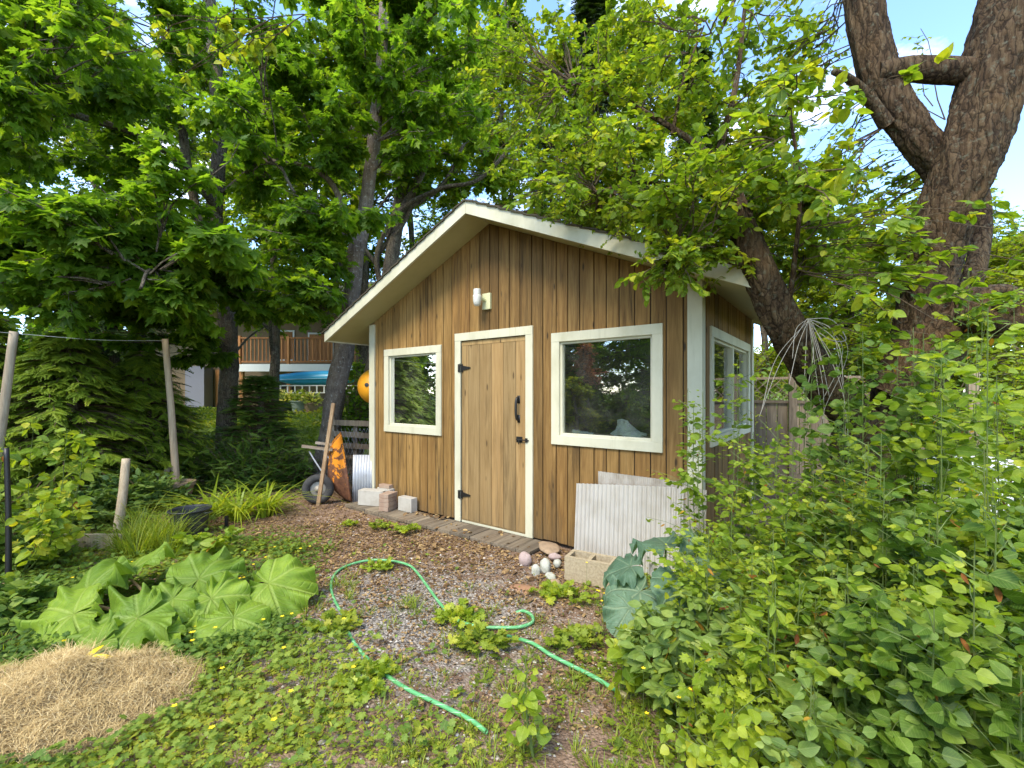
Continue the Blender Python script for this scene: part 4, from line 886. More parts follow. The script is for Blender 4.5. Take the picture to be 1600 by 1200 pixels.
gm.base(col, .95, .15); gm.bump(gm.math('ADD', gm.math('MULTIPLY', gm.math('SUBTRACT', 1.0, peb), .7), fine), .9, .02)
xs = np.concatenate([-np.geomspace(400, 8, 30), np.linspace(-7.8, 7.8, 150), np.geomspace(8, 400, 30)]); ys = np.concatenate([-np.geomspace(400, 3, 24), np.linspace(-2.9, 17, 190), np.geomspace(17.2, 600, 30)])
X, Y = np.meshgrid(xs, ys); Z = ground_z(X, Y) + R.normal(0, .004, X.shape) * (np.abs(X) < 7) * (Y < 8)
gb = MB(); nx_ = len(xs); idx = (np.arange(len(ys) - 1)[:, None] * nx_ + np.arange(nx_ - 1)[None]).reshape(-1, 1) + np.array([0, 1, nx_ + 1, nx_])
gb.add(np.stack([X, Y, Z], -1).reshape(-1, 3), idx); o = gb.build('ground', gm.m, None, smooth=True); tag(o, kind='structure')

def pebbleish(n, xf, size, flat=.6, seed=0):
    pass
def ground_pts(n, dens, x0, x1, y0, y1):
    x = R.uniform(x0, x1, n * 4); y = R.uniform(y0, y1, n * 4); k = R.random(n * 4) < dens(x, y); return x[k][:n], y[k][:n]
def pn(x, y, s, o):     # cheap patchy noise 0..1
    return .5 + .17 * (np.sin(x * s + o) + np.sin(y * s * 1.3 + 2 * o) + np.sin((x + y) * s * .8 + o * 3) + np.sin((x - y) * s * 1.7 - o))
# wall line: keep ground clutter out of the shed
ct, sn = math.cos(TH), math.sin(TH)
def shed_v(x, y): return (x - CORNER[0]) * sn + (y - CORNER[1]) * ct
def shed_u(x, y): return -(x - CORNER[0]) * ct + (y - CORNER[1]) * sn
def outside(x, y, marg=.02):
    v = shed_v(x, y); u = shed_u(x, y); return ~((v > -marg) & (v < DP + marg) & (u > -marg) & (u < WD + marg))
def on_deck(x, y): v = shed_v(x, y); u = shed_u(x, y); return (v > -.37) & (v < 0) & (u > 1.38) & (u < 4.33)
# wood chips, dead leaves, pebbles
M['chip'] = leafmat('dead_leaf', [(.055, .036, .026), (.115, .078, .056), (.20, .145, .105), (.33, .27, .20)], .12, .8, .2, .1); M['stone'] = simple('pebble', (.40, .37, .33), .8, .2, 0, 1.0, 14.0, (.15, .13, .12))
def litter(name, n, dens, box, size, lab=None, mat='chip', kind='mini', zoff=.006, flat=.25):
    x, y = ground_pts(n, dens, *box); z = ground_z(x, y) + zoff + R.random(len(x)) * .006; z = np.where(on_deck(x, y), .046 + R.random(len(x)) * .01, z)
    a = R.random(len(x)) * 6.28; d = np.stack([np.cos(a), np.sin(a), R.normal(0, .25, len(x))], -1); nn = np.array([0, 0, 1.]) + R.normal(size=(len(x), 3)) * flat
    mb = MB(); put_leaves(mb, kind, np.stack([x, y, z], -1), d, nn, size * R.uniform(.4, 1.4, len(x))); o = mb.build(name, M[mat], None); tag(o, kind='stuff'); return o
mulch = lambda x, y: outside(x, y) * (~on_deck(x, y)) * np.clip(.15 + 1.1 * in_blob(x, y, -.8, 4.6, 2.0, .9) + .5 * (pn(x, y, 3, 1) > .5), 0, 1)
litter('wood_chips', 26000, mulch, (-3.6, 1.6, 2.0, 6.8), .026, flat=.35)
litter('dead_leaves', 2600, lambda x, y: outside(x, y) * (~on_deck(x, y) | (R.random(len(x)) < .12)) * np.clip(.9 * in_blob(x, y, -.4, 4.5, 2.2, .7) + .08, 0, 1), (-3.6, 1.6, 2.0, 6.8), .05, kind='oval', flat=.5)
litter('deck_leaves', 420, lambda x, y: ((shed_v(x, y) > -.13) & (shed_v(x, y) < -.02) & (shed_u(x, y) > 2.72) & (shed_u(x, y) < 3.75)) * 1.0, (-2.2, 0, 4.4, 6.4), .06, kind='oval', flat=1.0, zoff=.01)
def stones(n, dens, box, s0, s1, name, seed=0):
    x, y = ground_pts(n, dens, *box); N = len(x); ico = np.array([(0, 0, 1), (.9, 0, .3), (.28, .85, .3), (-.72, .53, .3), (-.72, -.53, .3), (.28, -.85, .3), (.3, .2, -.5)], float)
    Fc = np.array([[0, 1, 2], [0, 2, 3], [0, 3, 4], [0, 4, 5], [0, 5, 1], [1, 6, 2], [2, 6, 3], [3, 6, 4], [4, 6, 5], [5, 6, 1]])
    a = R.random(N) * 6.28; s_ = R.uniform(s0, s1, (N, 1, 1)) * R.uniform(.7, 1.3, (N, 1, 3)) * np.array([1, 1, .65]); v = ico[None] * s_ * R.uniform(.8, 1.2, (N, 7, 1))
    c, s2 = np.cos(a)[:, None], np.sin(a)[:, None]; vx = v[:, :, 0] * c - v[:, :, 1] * s2; vy = v[:, :, 0] * s2 + v[:, :, 1] * c
    out = np.stack([vx + x[:, None], vy + y[:, None], v[:, :, 2] + ground_z(x, y)[:, None] + .002], -1)
    mb = MB(); mb.add(out.reshape(-1, 3), (Fc[None] + (np.arange(N) * 7)[:, None, None]).reshape(-1, 3), np.repeat(R.random(N), 7)); o = mb.build(name, M['gravel'], None); tag(o, kind='stuff')
gs = NT('gravel_stones'); gs.base(gs.ramp(gs.rnd(), [(0, (.12, .10, .08)), (.45, (.25, .215, .175)), (.85, (.38, .335, .28)), (1, (.54, .49, .42))]), .85, .2); M['gravel'] = gs.m
stones(8000, lambda x, y: outside(x, y) * np.clip(.12 + in_blob(x, y, gc.x, gc.y, 1.1, 1.0), 0, 1), (-2.6, 1.8, 1.6, 5.4), .004, .010, 'gravel')
stones(500, lambda x, y: outside(x, y) * 1.0, (-2.6, 1.8, 1.6, 5.4), .010, .020, 'coarse_gravel')

# ---------------------------------------------------------------- ground cover
hay_c = G(90, 1105); hay_r = (.60, .42)
def hay_h(x, y):
    x = np.asarray(x, float); y = np.asarray(y, float); a = np.arctan2(y - hay_c.y, x - hay_c.x); w = 1 + .07 * np.sin(3 * a + 1) + .05 * np.sin(7 * a) + .04 * np.sin(13 * a + 2) + .025 * np.sin(23 * a)
    q = np.clip(1 - (((x - hay_c.x) / hay_r[0]) ** 2 + ((y - hay_c.y) / hay_r[1]) ** 2) / w ** 2, 0, 1); return q ** .6 * (.15 + .045 * np.sin(x * 7 + 1) * np.sin(y * 8) + .02 * np.sin(x * 17) * np.sin(y * 15 + 1))
hp = [(760, 1150, 0), (735, 1131, 0), (690, 1108, 0), (640, 1084, 0), (603, 1060, 0), (570, 1030, 0), (548, 1000, 0), (535, 965, 0), (520, 935, 0), (518, 912, 0), (530, 894, 0), (555, 883, 0), (585, 878, 0), (615, 880, 0), (640, 887, 0), (655, 902, 0),
      (668, 920, 0), (690, 950, 0), (712, 972, 0), (745, 983, 0), (780, 985, 0), (812, 984, 0), (832, 976, 0), (829, 964, 0), (812, 957, -.01), (785, 960, -.07), (775, 976, -.08), (786, 989, -.03), (830, 1009, 0), (860, 1028, 0), (895, 1046, 0), (930, 1064, 0), (968, 1088, 0)]
hose_c = crom([tuple(G(x, y) + Vector((0, 0, .018 + dz))) for x, y, dz in hp], 260)
def off_hose(x, y):
    x = np.atleast_1d(x); y = np.atleast_1d(y); out = np.ones(len(x))
    for p in hose_c[::2]: out = np.where((x - p[0]) ** 2 + (y - p[1]) ** 2 < .034 ** 2, .12, out)
    return out
def cover_d(x, y):
    path = in_blob(x, y, -.75, 4.3, 1.5, 1.25) + in_blob(x, y, gc.x - .1, gc.y + .15, .55, .35) * .8
    left = 1 / (1 + np.exp((x - (-1.2 - .25 * (y - 2.4))) * 7)) * (.55 + .45 * (pn(x, y, 7, .7) > .42)); right = 1 / (1 + np.exp(-(x - .75) * 7)); low = .26 * (y < 3.3) + .14 * (y < 2.5)
    d = np.clip(left + right + low * (pn(x, y, 6.5, 2.1) > .44) + .22 * (pn(x, y, 5, 5) > .62) - 1.3 * path * (1 - .6 * left), .012, 1.2)
    return d * off_hose(x, y) * outside(x, y, .03) * (hay_h(x, y) <= .02) * (~on_deck(x, y))
def cover(name, n, kind, size, mat, box, dens=cover_d, h=.02, up=1.6, off=0, tilt=.35):
    x, y = ground_pts(n, dens, *box); N = len(x); a = R.random(N) * 6.28; z = ground_z(x, y) + size * .55 * R.random(N) + h * R.random(N)
    d = np.stack([np.cos(a), np.sin(a), R.normal(.15, tilt, N)], -1); nn = np.array([0, 0, up]) + R.normal(size=(N, 3)) * .35
    mb = MB(); put_leaves(mb, kind, np.stack([x, y, z], -1), d, nn, size * R.uniform(.5, 1.25, N), np.clip(pn(x, y, 2.3, 4) + R.normal(0, .2, N), 0, 1)); o = mb.build(name, mat, None); tag(o, kind='stuff')
lightd = lambda x, y: cover_d(x, y) * np.clip(1.2 - in_blob(x, y, -2.4, 2.9, 1.6, 1.0) * 1.2, .1, 1)
darkd = lambda x, y: cover_d(x, y) * np.clip(in_blob(x, y, -2.3, 3.0, 1.8, 1.3) * 1.3 + .1, 0, 1)
cover('ground_cover', 30000, 'trefoil', .020, M['cover'], (-4.6, 2.4, 1.6, 4.6), lightd)
cover('creeping_weeds', 15000, 'lance', .032, M['cover'], (-4.6, 2.6, 1.6, 5.0), lightd, .02)
cover('buttercup_cover', 17000, 'lobed', .038, M['cover_dark'], (-5.0, -.2, 1.7, 4.6), darkd, .07)
cover('broad_weeds', 1300, 'lobed', .052, M['cover'], (-4.0, 1.5, 1.7, 4.2), lambda x, y: cover_d(x, y) * (pn(x, y, 8, 3) > .5), .02)
cover('thicket_floor', 9000, 'ovate', .05, M['cover_dark'], (.7, 4.5, 1.2, 4.6), lambda x, y: outside(x, y, .03) * (x > .75 + .1 * y) * 1.0, .16)
cover('hedge_floor', 9000, 'oval', .06, M['cover_dark'], (-9, -2.9, 4.2, 8.5), lambda x, y: np.clip(1 / (1 + np.exp((x + 3.3) * 5)), 0, 1) * 1.0, .08)
cover('far_lawn', 16000, 'mini', .12, M['grass'], (-14, 3, 10.5, 17), lambda x, y: 1.0 * (y > 9), .03, .6, tilt=.9)
# tiny flowers scattered in it
def dots(name, n, dens, box, size, mat, h=.09):
    x, y = ground_pts(n, dens, *box); N = len(x); mb = MB(); z = ground_z(x, y) + h * R.uniform(.6, 1.3, N)
    for q in range(5):
        a = q * 1.2566 + R.random(N) * .3; d = np.stack([np.cos(a), np.sin(a), np.full(N, .35)], -1); put_leaves(mb, 'mini', np.stack([x, y, z], -1), d, np.tile([0, 0, 1.], (N, 1)), size * .5, m=0)
    sticks(mb, np.stack([x, y, ground_z(x, y)], -1), np.stack([x, y, z], -1), .0012, .0009, 0, 1, 3, 1)
    o = mb.build(name, [mat, M['stem']], None); tag(o, kind='stuff')
dots('buttercup_flowers', 95, darkd, (-3.6, -.5, 1.8, 4.2), .030, M['yellow']); dots('yellow_weed_flowers', 110, lambda x, y: 1.0 * outside(x, y, .1) * (x > .5), (.5, 2.4, 1.7, 3.1), .022, M['yellow'], .30)
dots('pale_weed_flowers', 45, lambda x, y: 1.0 * (x > .8), (.8, 2.4, 1.5, 2.6), .018, M['violet'], .24)

# ---------------------------------------------------------------- grass tufts
def blades(mb, base, n, h, w, spread, lean=.5, bend=.6, rr=None, seg=5, top_z=None):
    base = np.array(base, float); a = R.random(n) * 6.283; r0 = R.random(n) * spread; hh = h * R.uniform(.55, 1.15, n)
    p = np.stack([base[0] + np.cos(a) * r0 * .5, base[1] + np.sin(a) * r0 * .5, np.full(n, base[2])], -1); d = np.stack([np.cos(a), np.sin(a)], -1); ln = lean * R.uniform(.2, 1.2, n)
    t = np.linspace(0, 1, seg + 1); x = ln[:, None] * hh[:, None] * t ** 1.6; z = hh[:, None] * (t - bend * R.uniform(.3, 1.2, (n, 1)) * t ** 3 * .8)
    c = p[:, None] + np.stack([d[:, 0:1] * x, d[:, 1:2] * x, z], -1); s_ = np.stack([-d[:, 1], d[:, 0], np.zeros(n)], -1)[:, None] * (w * .5 * (1 - t ** 2.2) + .0004)[None, :, None]
    v = np.stack([c - s_, c + s_], 2).reshape(n, -1, 3); k = 2 * (seg + 1); i = np.arange(seg)[:, None] * 2; f = (i + np.array([0, 1, 3, 2])); f = (f[None] + (np.arange(n) * k)[:, None, None]).reshape(-1, 4)
    uv = np.stack(np.broadcast_arrays(np.array([0, 1.])[None], t[:, None]), -1).reshape(-1, 2)
    r = R.random(n) * .8 + .1 if rr is None else np.clip(R.normal(rr, .15, n), 0, 1); mb.add(v.reshape(-1, 3), f, np.repeat(r, k), np.tile(uv, (n, 1)))
def clumpo(name, label, cat, spots, mat, kind=None, group=None):
    mb = MB(); 
    for s_ in spots: blades(mb, *s_[:1], **s_[1])
    o = mb.build(name, mat, None, loc=tuple(spots[0][0])); tag(o, label, cat, group, kind); return o
M['lily'] = leafmat('daylily_blade', [(.10, .19, .02), (.16, .26, .028), (.22, .33, .035), (.32, .38, .06)], .4, .42, .4, .3)
for i, (px, py, lab) in enumerate(((332, 806, 'daylily clump with arching light green blades next to the black tub'), (372, 812, 'daylily clump in the middle of the bed beside the path'), (415, 806, 'daylily clump at the right end, nearest the wheelbarrow'))):
    c = G(px, py); clumpo('daylily_clump', lab, 'daylily', [(c, dict(n=85, h=.52, w=.026, spread=.26, lean=1.55, bend=1.0))], M['lily'], group='daylily clumps beside the path')
gk = random.Random(3); sp = [(G(gk.uniform(190, 290), gk.uniform(835, 875)), dict(n=60, h=gk.uniform(.3, .5), w=.006, spread=.20, lean=.8, bend=.6)) for _ in range(16)]
clumpo('tall_grass', None, None, sp, M['grass'], 'stuff')
sp = []
for _ in range(900):
    x, y = gk.uniform(-1.5, 1.1), gk.uniform(1.7, 3.5)
    if gk.random() < (.55 if float(pn(x, y, 4.3, 1.7)) > .52 else .12) * (1 if y < 3.0 else .4): sp.append(((x, y, gz(x, y)), dict(n=22, h=gk.uniform(.025, .07), w=.0035, spread=.12, lean=1.2, bend=.5)))
for _ in range(60):
    x, y = gk.uniform(.5, 1.9), gk.uniform(1.6, 2.9); sp.append(((x, y, gz(x, y)), dict(n=12, h=gk.uniform(.15, .38), w=.005, spread=.08, lean=.7, bend=.5)))
for _ in range(240):
    c = G(gk.uniform(0, 560), gk.uniform(860, 1100)); sp.append(((c.x, c.y, 0), dict(n=8, h=gk.uniform(.06, .14), w=.005, spread=.06, lean=.9, bend=.5)))
clumpo('short_grass', None, None, sp, M['grass'], 'stuff')
# small weeds standing alone on the path
WL = ['small bright weed at the left end of the boardwalk edge', 'weed sprig in front of the brick stack', 'bushy weed below the brick stack by the boardwalk', 'small weed on the bare path left of the hose loop', 'weed on the top of the hose loop',
      'weed crossing the left side of the hose loop', 'weed by the hose where it bends right of the loop', 'weed beside the short curl of the hose', 'weed patch in front of the cinder block', 'weed between the hose end and the thicket', 'weed covering the hose at the bottom left bend', 'tiny weed near the daylilies on the path']
for i, ((x, y, s_), lab) in enumerate(zip([(545, 822, .7), (592, 826, .9), (633, 832, 1.1), (460, 862, .8), (590, 890, .9), (525, 985, 1.2), (715, 970, 1.2), (750, 1015, 1.3), (880, 935, 1.3), (905, 1010, 1.2), (575, 1070, 1.2), (400, 858, .7)], WL)):
    c = G(x, y); low_shrub('path_weed', lab, 'weed', c, .19 * s_, .15 * s_, .055 * s_, M['lime'] if i % 2 == 0 else M['cover'], 'lobed', .042 * s_, 26, 7, group='weeds on the path', stemr=.0015, dr=.1, bm=M['stem'])

# ---------------------------------------------------------------- hay heap
hm = NT('dry_hay'); o = hm.obj(); n1 = hm.noise(hm.mapv(o, (40, 90, 40)), 1.0, 7, .75, 2.5); hm.base(hm.ramp(n1, [(.3, (.15, .10, .045)), (.5, (.34, .24, .12)), (.7, (.52, .40, .22))]), .9, .15); hm.bump(n1, 1.0, .03); M['hay'] = hm.m
hs = NT('hay_straw'); hs.base(hs.ramp(hs.rnd(), [(0, (.24, .155, .055)), (.4, (.48, .33, .13)), (.8, (.64, .47, .21)), (1, (.76, .60, .32))]), .8, .2); M['straw'] = hs.m
t = thing('hay_heap', 'heap of dry straw-coloured hay in the bottom left corner', 'hay heap', (hay_c.x, hay_c.y, 0))
u, v = np.meshgrid(np.linspace(-1, 1, 90), np.linspace(-1, 1, 70)); x = hay_c.x + u * hay_r[0] * 1.05; y = hay_c.y + v * hay_r[1] * 1.05; z = hay_h(x, y) + .03 * (pn(x, y, 14, 1) - .5) * (hay_h(x, y) > .02) + R.normal(0, .004, x.shape) - .02
mb = MB(); idx = (np.arange(69)[:, None] * 90 + np.arange(89)[None]).reshape(-1, 1) + np.array([0, 1, 91, 90]); mb.add(np.stack([x, y, z], -1).reshape(-1, 3), idx); _rel(mb, 'heap', M['hay'], t, smooth=True)
n = 26000; a = R.random(n) * 6.28; q = np.sqrt(R.random(n)) * 1.02; x = hay_c.x + np.cos(a) * q * hay_r[0]; y = hay_c.y + np.sin(a) * q * hay_r[1]; z = hay_h(x, y) + .03 * (pn(x, y, 14, 1) - .5) * (hay_h(x, y) > .02) - .012 + R.random(n) * .018
b_ = pn(x, y, 9, 3) * 9 + R.normal(0, 1.4, n); l = R.uniform(.015, .07, n); d = np.stack([np.cos(b_), np.sin(b_), R.normal(.05, .35, n)], -1) * l[:, None]; p0 = np.stack([x, y, z], -1)
mb = MB(); tt = np.array([0, .5, 1.]); cc = p0[:, None] + d[:, None] * tt[None, :, None]; cc[:, 1, 2] += l * .12; sd = norm(np.cross(d, (0, 0, 1.)))[:, None] * .0006
v = np.stack([cc - sd, cc + sd], 2).reshape(n, 6, 3); f = np.array([[0, 1, 3, 2], [2, 3, 5, 4]]); mb.add(v.reshape(-1, 3), (f[None] + (np.arange(n) * 6)[:, None, None]).reshape(-1, 4), np.repeat(R.random(n), 6))
o = _rel(mb, 'straw', M['straw'], t); tag(o, kind='stuff')

# ---------------------------------------------------------------- rhubarb and other giant leaves
def rib_mat(name, c0, c1, rib, trans=.3):
    s = NT(name); uv = s.n('UVMap').outputs[0]; sp_ = s.n('SeparateXYZ', {0: uv})       # uv.x = spoke angle in turns, uv.y = radius
    a = s.math('FRACT', s.math('MULTIPLY', sp_.outputs[0], 1.0)); d = s.math('ABSOLUTE', s.math('SUBTRACT', a, .5))
    w = s.math('MULTIPLY', d, s.math('MAXIMUM', sp_.outputs[1], .12)); m = s.ramp(w, [(.0, (1, 1, 1)), (.022, (.8, .8, .8)), (.05, (0, 0, 0))])
    br = s.math('SINE', s.math('ADD', s.math('MULTIPLY', sp_.outputs[1], 42.0), s.math('MULTIPLY', d, -26.0))); br = s.ramp(br, [(.7, (0, 0, 0)), (1, (1, 1, 1))])
    n = s.noise(s.obj(), 9.0, 4, .6); col = s.ramp(n, [(.3, c0), (.7, c1)]); col = s.mix(s.math('MULTIPLY', br, .22), col, rib); col = s.mix(s.math('MULTIPLY', m, .5), col, rib)
    col = s.mix(1, col, s.ramp(s.rnd(), [(0, (.8, .85, .8)), (1, (1.2, 1.15, 1.1))]), 'MULTIPLY')
    s.base(col, .55, .3); s.bump(s.math('ADD', s.math('ADD', m, s.math('MULTIPLY', br, .4)), s.math('MULTIPLY', n, .5)), .6, .012)
    tr = s.n('BsdfTranslucent', {'Color': s.mix(1, col, (1.5, 1.6, .7), 'MULTIPLY')}); ms = s.n('MixShader', {0: trans, 1: s.p.outputs[0], 2: tr.outputs[0]}); s.link(ms.outputs[0], s.out.inputs[0]); return s.m
M['rhubarb'] = rib_mat('rhubarb_leaf', (.12, .205, .018), (.22, .315, .028), (.33, .41, .10)); M['squash'] = rib_mat('blue_green_leaf', (.085, .155, .095), (.14, .22, .135), (.28, .36, .22), .3)
M['stalk'] = simple('rhubarb_stalk', (.30, .20, .08), .5, .4, 0, .6, 12.0, (.35, .06, .04))
def giant_leaf(root, tipdir, size, mat, nrm=(0, 0, 1), seed=0, ruffle=.085, cup=.20, droop=.42, lobes=5, width=.95):
    k = random.Random(seed); na, nr = 150, 18; V, U, Fc = [], [], []; ph = [k.random() * 6.28 for _ in range(6)]; y = Vector(tipdir).normalized(); z = Vector(nrm); z = (z - y * z.dot(y)).normalized(); x = y.cross(z)
    for i in range(na + 1):
        a = -math.pi * .95 + i / na * math.pi * 1.90        # angle from tip, leaving a notch at the stalk
        out = (.30 + .70 * abs(math.cos(a * .5)) ** 1.1) * (1 + .022 * math.cos(a * lobes + ph[0]) + .030 * math.sin(a * 9 + ph[1]) + .014 * math.sin(a * 17 + ph[2]))
        for j in range(nr + 1):
            t = j / nr; rr_ = t * out; px_, py_ = math.sin(a) * rr_ * width * .62, math.cos(a) * rr_ * .62 + .0
            ed = t ** 4 * (math.sin(a * 9 + ph[3] + 2 * t) + .7 * math.sin(a * 15 + ph[4]) + .45 * math.sin(a * 23 + ph[5])) * (.6 + .5 * math.sin(a * 2 + ph[1]))
            zz = .20 * abs(px_) * (1 - .75 * t * t) * max(0, 1 - py_ * .8) - droop * max(py_, 0) ** 2 * 1.5 - .25 * px_ * px_ + ruffle * 1.2 * ed + .022 * t * math.sin(px_ * 13 + 2 * math.sin(py_ * 7 + ph[1])) + .022 * t * math.sin(py_ * 14 + 2 * math.sin(px_ * 8 + ph[2])) + .012 * t * math.cos(a * lobes * 1.4)
            py_ += .0; V.append(Vector(root) + (x * px_ + y * py_ + z * zz) * size); U.append(((a / (2 * math.pi) * lobes * 1.4 + .5), t))
    for i in range(na):
        for j in range(nr): b0 = i * (nr + 1) + j; Fc.append((b0, b0 + 1, b0 + nr + 2, b0 + nr + 1))
    mb = MB(); mb.add(V, np.array(Fc), k.random(), U); return mb
def giant_plant(name, label, cat, base, leaves, mat, stalk):
    t = thing(name, label, cat, tuple(base))
    for i, (px, py, Y, ax, ay, az, size, nx, ny, nzv) in enumerate(leaves):
        root = P(px, py, Y); mb = giant_leaf(root, (ax, ay, az), size * (1.06 if mat is M['rhubarb'] else 1), mat, (nx, ny, nzv), i + 3)
        lf = _rel(mb, 'leaf', mat, t, smooth=True)
        sb_ = MB(); sb_.tube(crom([base, (Vector(base) * .6 + root * .4) * 1.0 + Vector((0, 0, -(Vector(base) * .6 + root * .4).z + .05)), root + Vector((0, 0, -.07)), root + Vector((0, 0, -.004))], 12), np.linspace(.013, .007, 12) * size / .5, 8); st_ = _rel(sb_, 'stalk', stalk, t, smooth=True); st_.parent = lf
    return t
rb = G(300, 985)
giant_plant('rhubarb_plant', 'big rhubarb plant with wide crinkled leaves beside the hay', 'rhubarb', rb,
  [(135, 925, 2.95, -.9, .15, -.1, .60, -.1, -.55, .9), (115, 960, 2.75, -.8, -.5, -.3, .52, -.1, -.6, .9), (215, 965, 2.65, -.6, -.7, -.35, .60, -.1, -.5, .9), (205, 890, 3.2, -.7, .6, .1, .50, 0, -.5, .9),
   (310, 905, 3.0, .1, .7, .45, .44, .1, -.85, .5), (330, 935, 2.85, .6, -.2, -.4, .38, .2, -.6, .7), (420, 912, 3.05, .9, .05, -.12, .46, .1, -.55, .8), (365, 965, 2.75, .5, -.7, -.5, .40, .3, -.5, .8),
   (270, 935, 2.8, -.2, -.4, -.3, .36, 0, -.7, .7), (150, 1005, 2.5, -.8, -.4, -.35, .42, -.1, -.4, .9), (385, 945, 3.0, .8, .5, -.1, .34, .1, -.5, .8), (60, 1010, 2.6, -.8, -.3, -.3, .34, -.1, -.5, .9), (245, 990, 2.6, -.1, -.8, -.4, .34, .1, -.5, .9)], M['rhubarb'], M['stalk'])
sq = gp(1030, 2.75)
giant_plant('squash_plant', 'squash plant with huge blue green leaves in front of the ribbed plastic', 'squash plant', sq,
  [(985, 885, 2.75, -.9, .2, -.2, .30, -.1, -.25, 1), (1000, 925, 2.6, -.75, -.35, -.25, .38, -.1, -.3, 1), (1040, 850, 2.9, -.1, .9, .1, .42, -.1, -.4, 1), (1095, 868, 2.75, .9, .2, -.1, .42, 0, -.6, .9),
   (1060, 905, 2.5, .1, -.8, -.4, .36, 0, -.6, .7), (985, 950, 2.45, -.6, -.5, -.4, .26, -.2, -.6, .7), (1090, 905, 2.5, .8, -.4, -.3, .34, 0, -.6, .9)], M['squash'], M['stem'])
t = thing('squash_blossom', 'wilted yellow leaf-like blossom lying on the hay heap', 'blossom', tuple(P(135, 1030, 2.3)))
fb = MB(); c = P(135, 1030, 2.3)
for i in range(6):
    a = -.6 + i * .55; put_leaves(fb, 'lance', [c], [(math.cos(a) , -.5 + .2 * i, math.sin(a) * .5 - .4)], [(0, -.6, .6)], .11, np.array([.5]))
_rel(fb, 'petals', M['yellow'], t); fb = MB(); fb.tube([c, c + Vector((.05, .05, .02))], [.009, .004], 8); _rel(fb, 'stem', M['stem'], t)

# ---------------------------------------------------------------- raspberry, nettles, left bed
def gl(px, Y): p = P(px, 600, Y); p.z = 0; return p
LB = 'leafy plants in the left bed'
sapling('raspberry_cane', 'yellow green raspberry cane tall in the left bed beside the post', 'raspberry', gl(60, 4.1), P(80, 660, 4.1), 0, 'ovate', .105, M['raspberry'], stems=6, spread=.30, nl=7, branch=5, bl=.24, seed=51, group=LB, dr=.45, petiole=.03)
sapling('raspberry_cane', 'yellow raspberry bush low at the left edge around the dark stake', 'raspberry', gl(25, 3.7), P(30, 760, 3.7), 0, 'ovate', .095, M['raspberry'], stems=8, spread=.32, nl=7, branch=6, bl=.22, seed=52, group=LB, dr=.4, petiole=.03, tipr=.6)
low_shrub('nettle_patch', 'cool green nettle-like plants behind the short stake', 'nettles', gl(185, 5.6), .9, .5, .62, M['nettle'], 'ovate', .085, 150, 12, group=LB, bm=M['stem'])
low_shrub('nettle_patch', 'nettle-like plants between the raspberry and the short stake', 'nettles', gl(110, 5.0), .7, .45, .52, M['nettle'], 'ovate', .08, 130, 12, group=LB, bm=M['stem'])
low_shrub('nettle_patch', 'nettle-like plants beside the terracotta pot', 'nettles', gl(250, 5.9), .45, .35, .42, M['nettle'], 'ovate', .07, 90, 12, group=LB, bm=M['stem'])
low_shrub('leafy_herb', 'low leafy herb at the far left edge in front of the board', 'herb', gl(20, 3.9), .6, .35, .30, M['cover_dark'], 'lobed', .07, 120, 10, group=LB, bm=M['stem'])
low_shrub('leafy_herb', 'low green herb at the left edge above the hay', 'herb', gl(15, 3.0), .42, .35, .22, M['cover_dark'], 'oval', .08, 110, 10, group=LB, bm=M['stem'])
sapling('leafy_herb', 'small upright weed just right of the black tub', 'herb', G(345, 868), P(350, 828, 4.1), 0, 'ovate', .11, M['lime'], stems=4, spread=.07, nl=4, branch=2, bl=.06, seed=55, group=LB)
sapling('leafy_herb', 'broad leaved weed directly in front of the black tub', 'herb', G(300, 862), P(300, 830, 4.2), 0, 'ovate', .12, M['lime'], stems=3, spread=.06, nl=4, branch=2, bl=.06, seed=56, group=LB)

# posts, line, tub, board
M['post'] = wood('weathered_post', (.26, .21, .145), (.40, .33, .235), (.52, .45, .33), (.15, .11, .075), stain=.4)
def post(label, pb_, pt, r, name='wooden_post', sq=False, mat='post'):
    mb = MB(); a, b = Vector(pb_), Vector(pt)
    if sq: mb.beam(a, b, r * 2, r * 1.4, up=(0, 1, 0))
    else: mb.tube(crom([a, (a + b) / 2 + Vector((.008, 0, 0)), b], 14), np.linspace(r * 1.1, r * .92, 14), 16, None, .02)
    o = mb.build(name, M[mat], None, smooth=not sq, loc=tuple(a)); tag(o, label, 'post'); return o
pA = P(22, 518, 4.6); pB = P(258, 530, 6.3); base_b = P(277, 775, 6.3)
post('tall leaning pale post at the left edge of the picture', Vector((pA.x - .30, 4.6, 0)), pA, .038)
post('tall leaning pale post standing in the terracotta pot', base_b, pB, .042)
post('short pale stake leaning in the bed', G(184, 832), P(197, 717, 5.0), .042)
post('slanting pale brace leaning against the tall post in the pot', P(232, 765, 6.35), P(270, 728, 6.33), .034, sq=True)
post('thin dark stake at the left edge in front of the raspberry', G(13, 912), P(10, 700, 3.55), .018, mat='iron', name='dark_stake')
post('short dark peg in the ground beside the daylilies', G(354, 826), P(354, 806, G(354, 826).y), .016, mat='iron', name='ground_peg', sq=True)
ln_ = MB(); ln_.tube(crom([pA + Vector((0, 0, -.02)), (pA + pB) / 2 + Vector((0, 0, -.05)), pB + Vector((0, 0, -.02))], 24), .0035, 5); ln_.tube([pA + Vector((0, 0, -.02)), P(-80, 512, 4.0)], .0035, 5)
o = ln_.build('wire_line', simple('pale_wire', (.5, .5, .46), .5), None); tag(o, 'thin pale wire strung between the two tall posts', 'wire')
M['terra'] = simple('mossy_terracotta', (.32, .22, .13), .85, .2, 0, .8, 8.0, (.16, .16, .08)); M['tub'] = simple('black_plastic', (.020, .022, .024), .45, .45, 0, .5, 6.0, (.07, .07, .065))
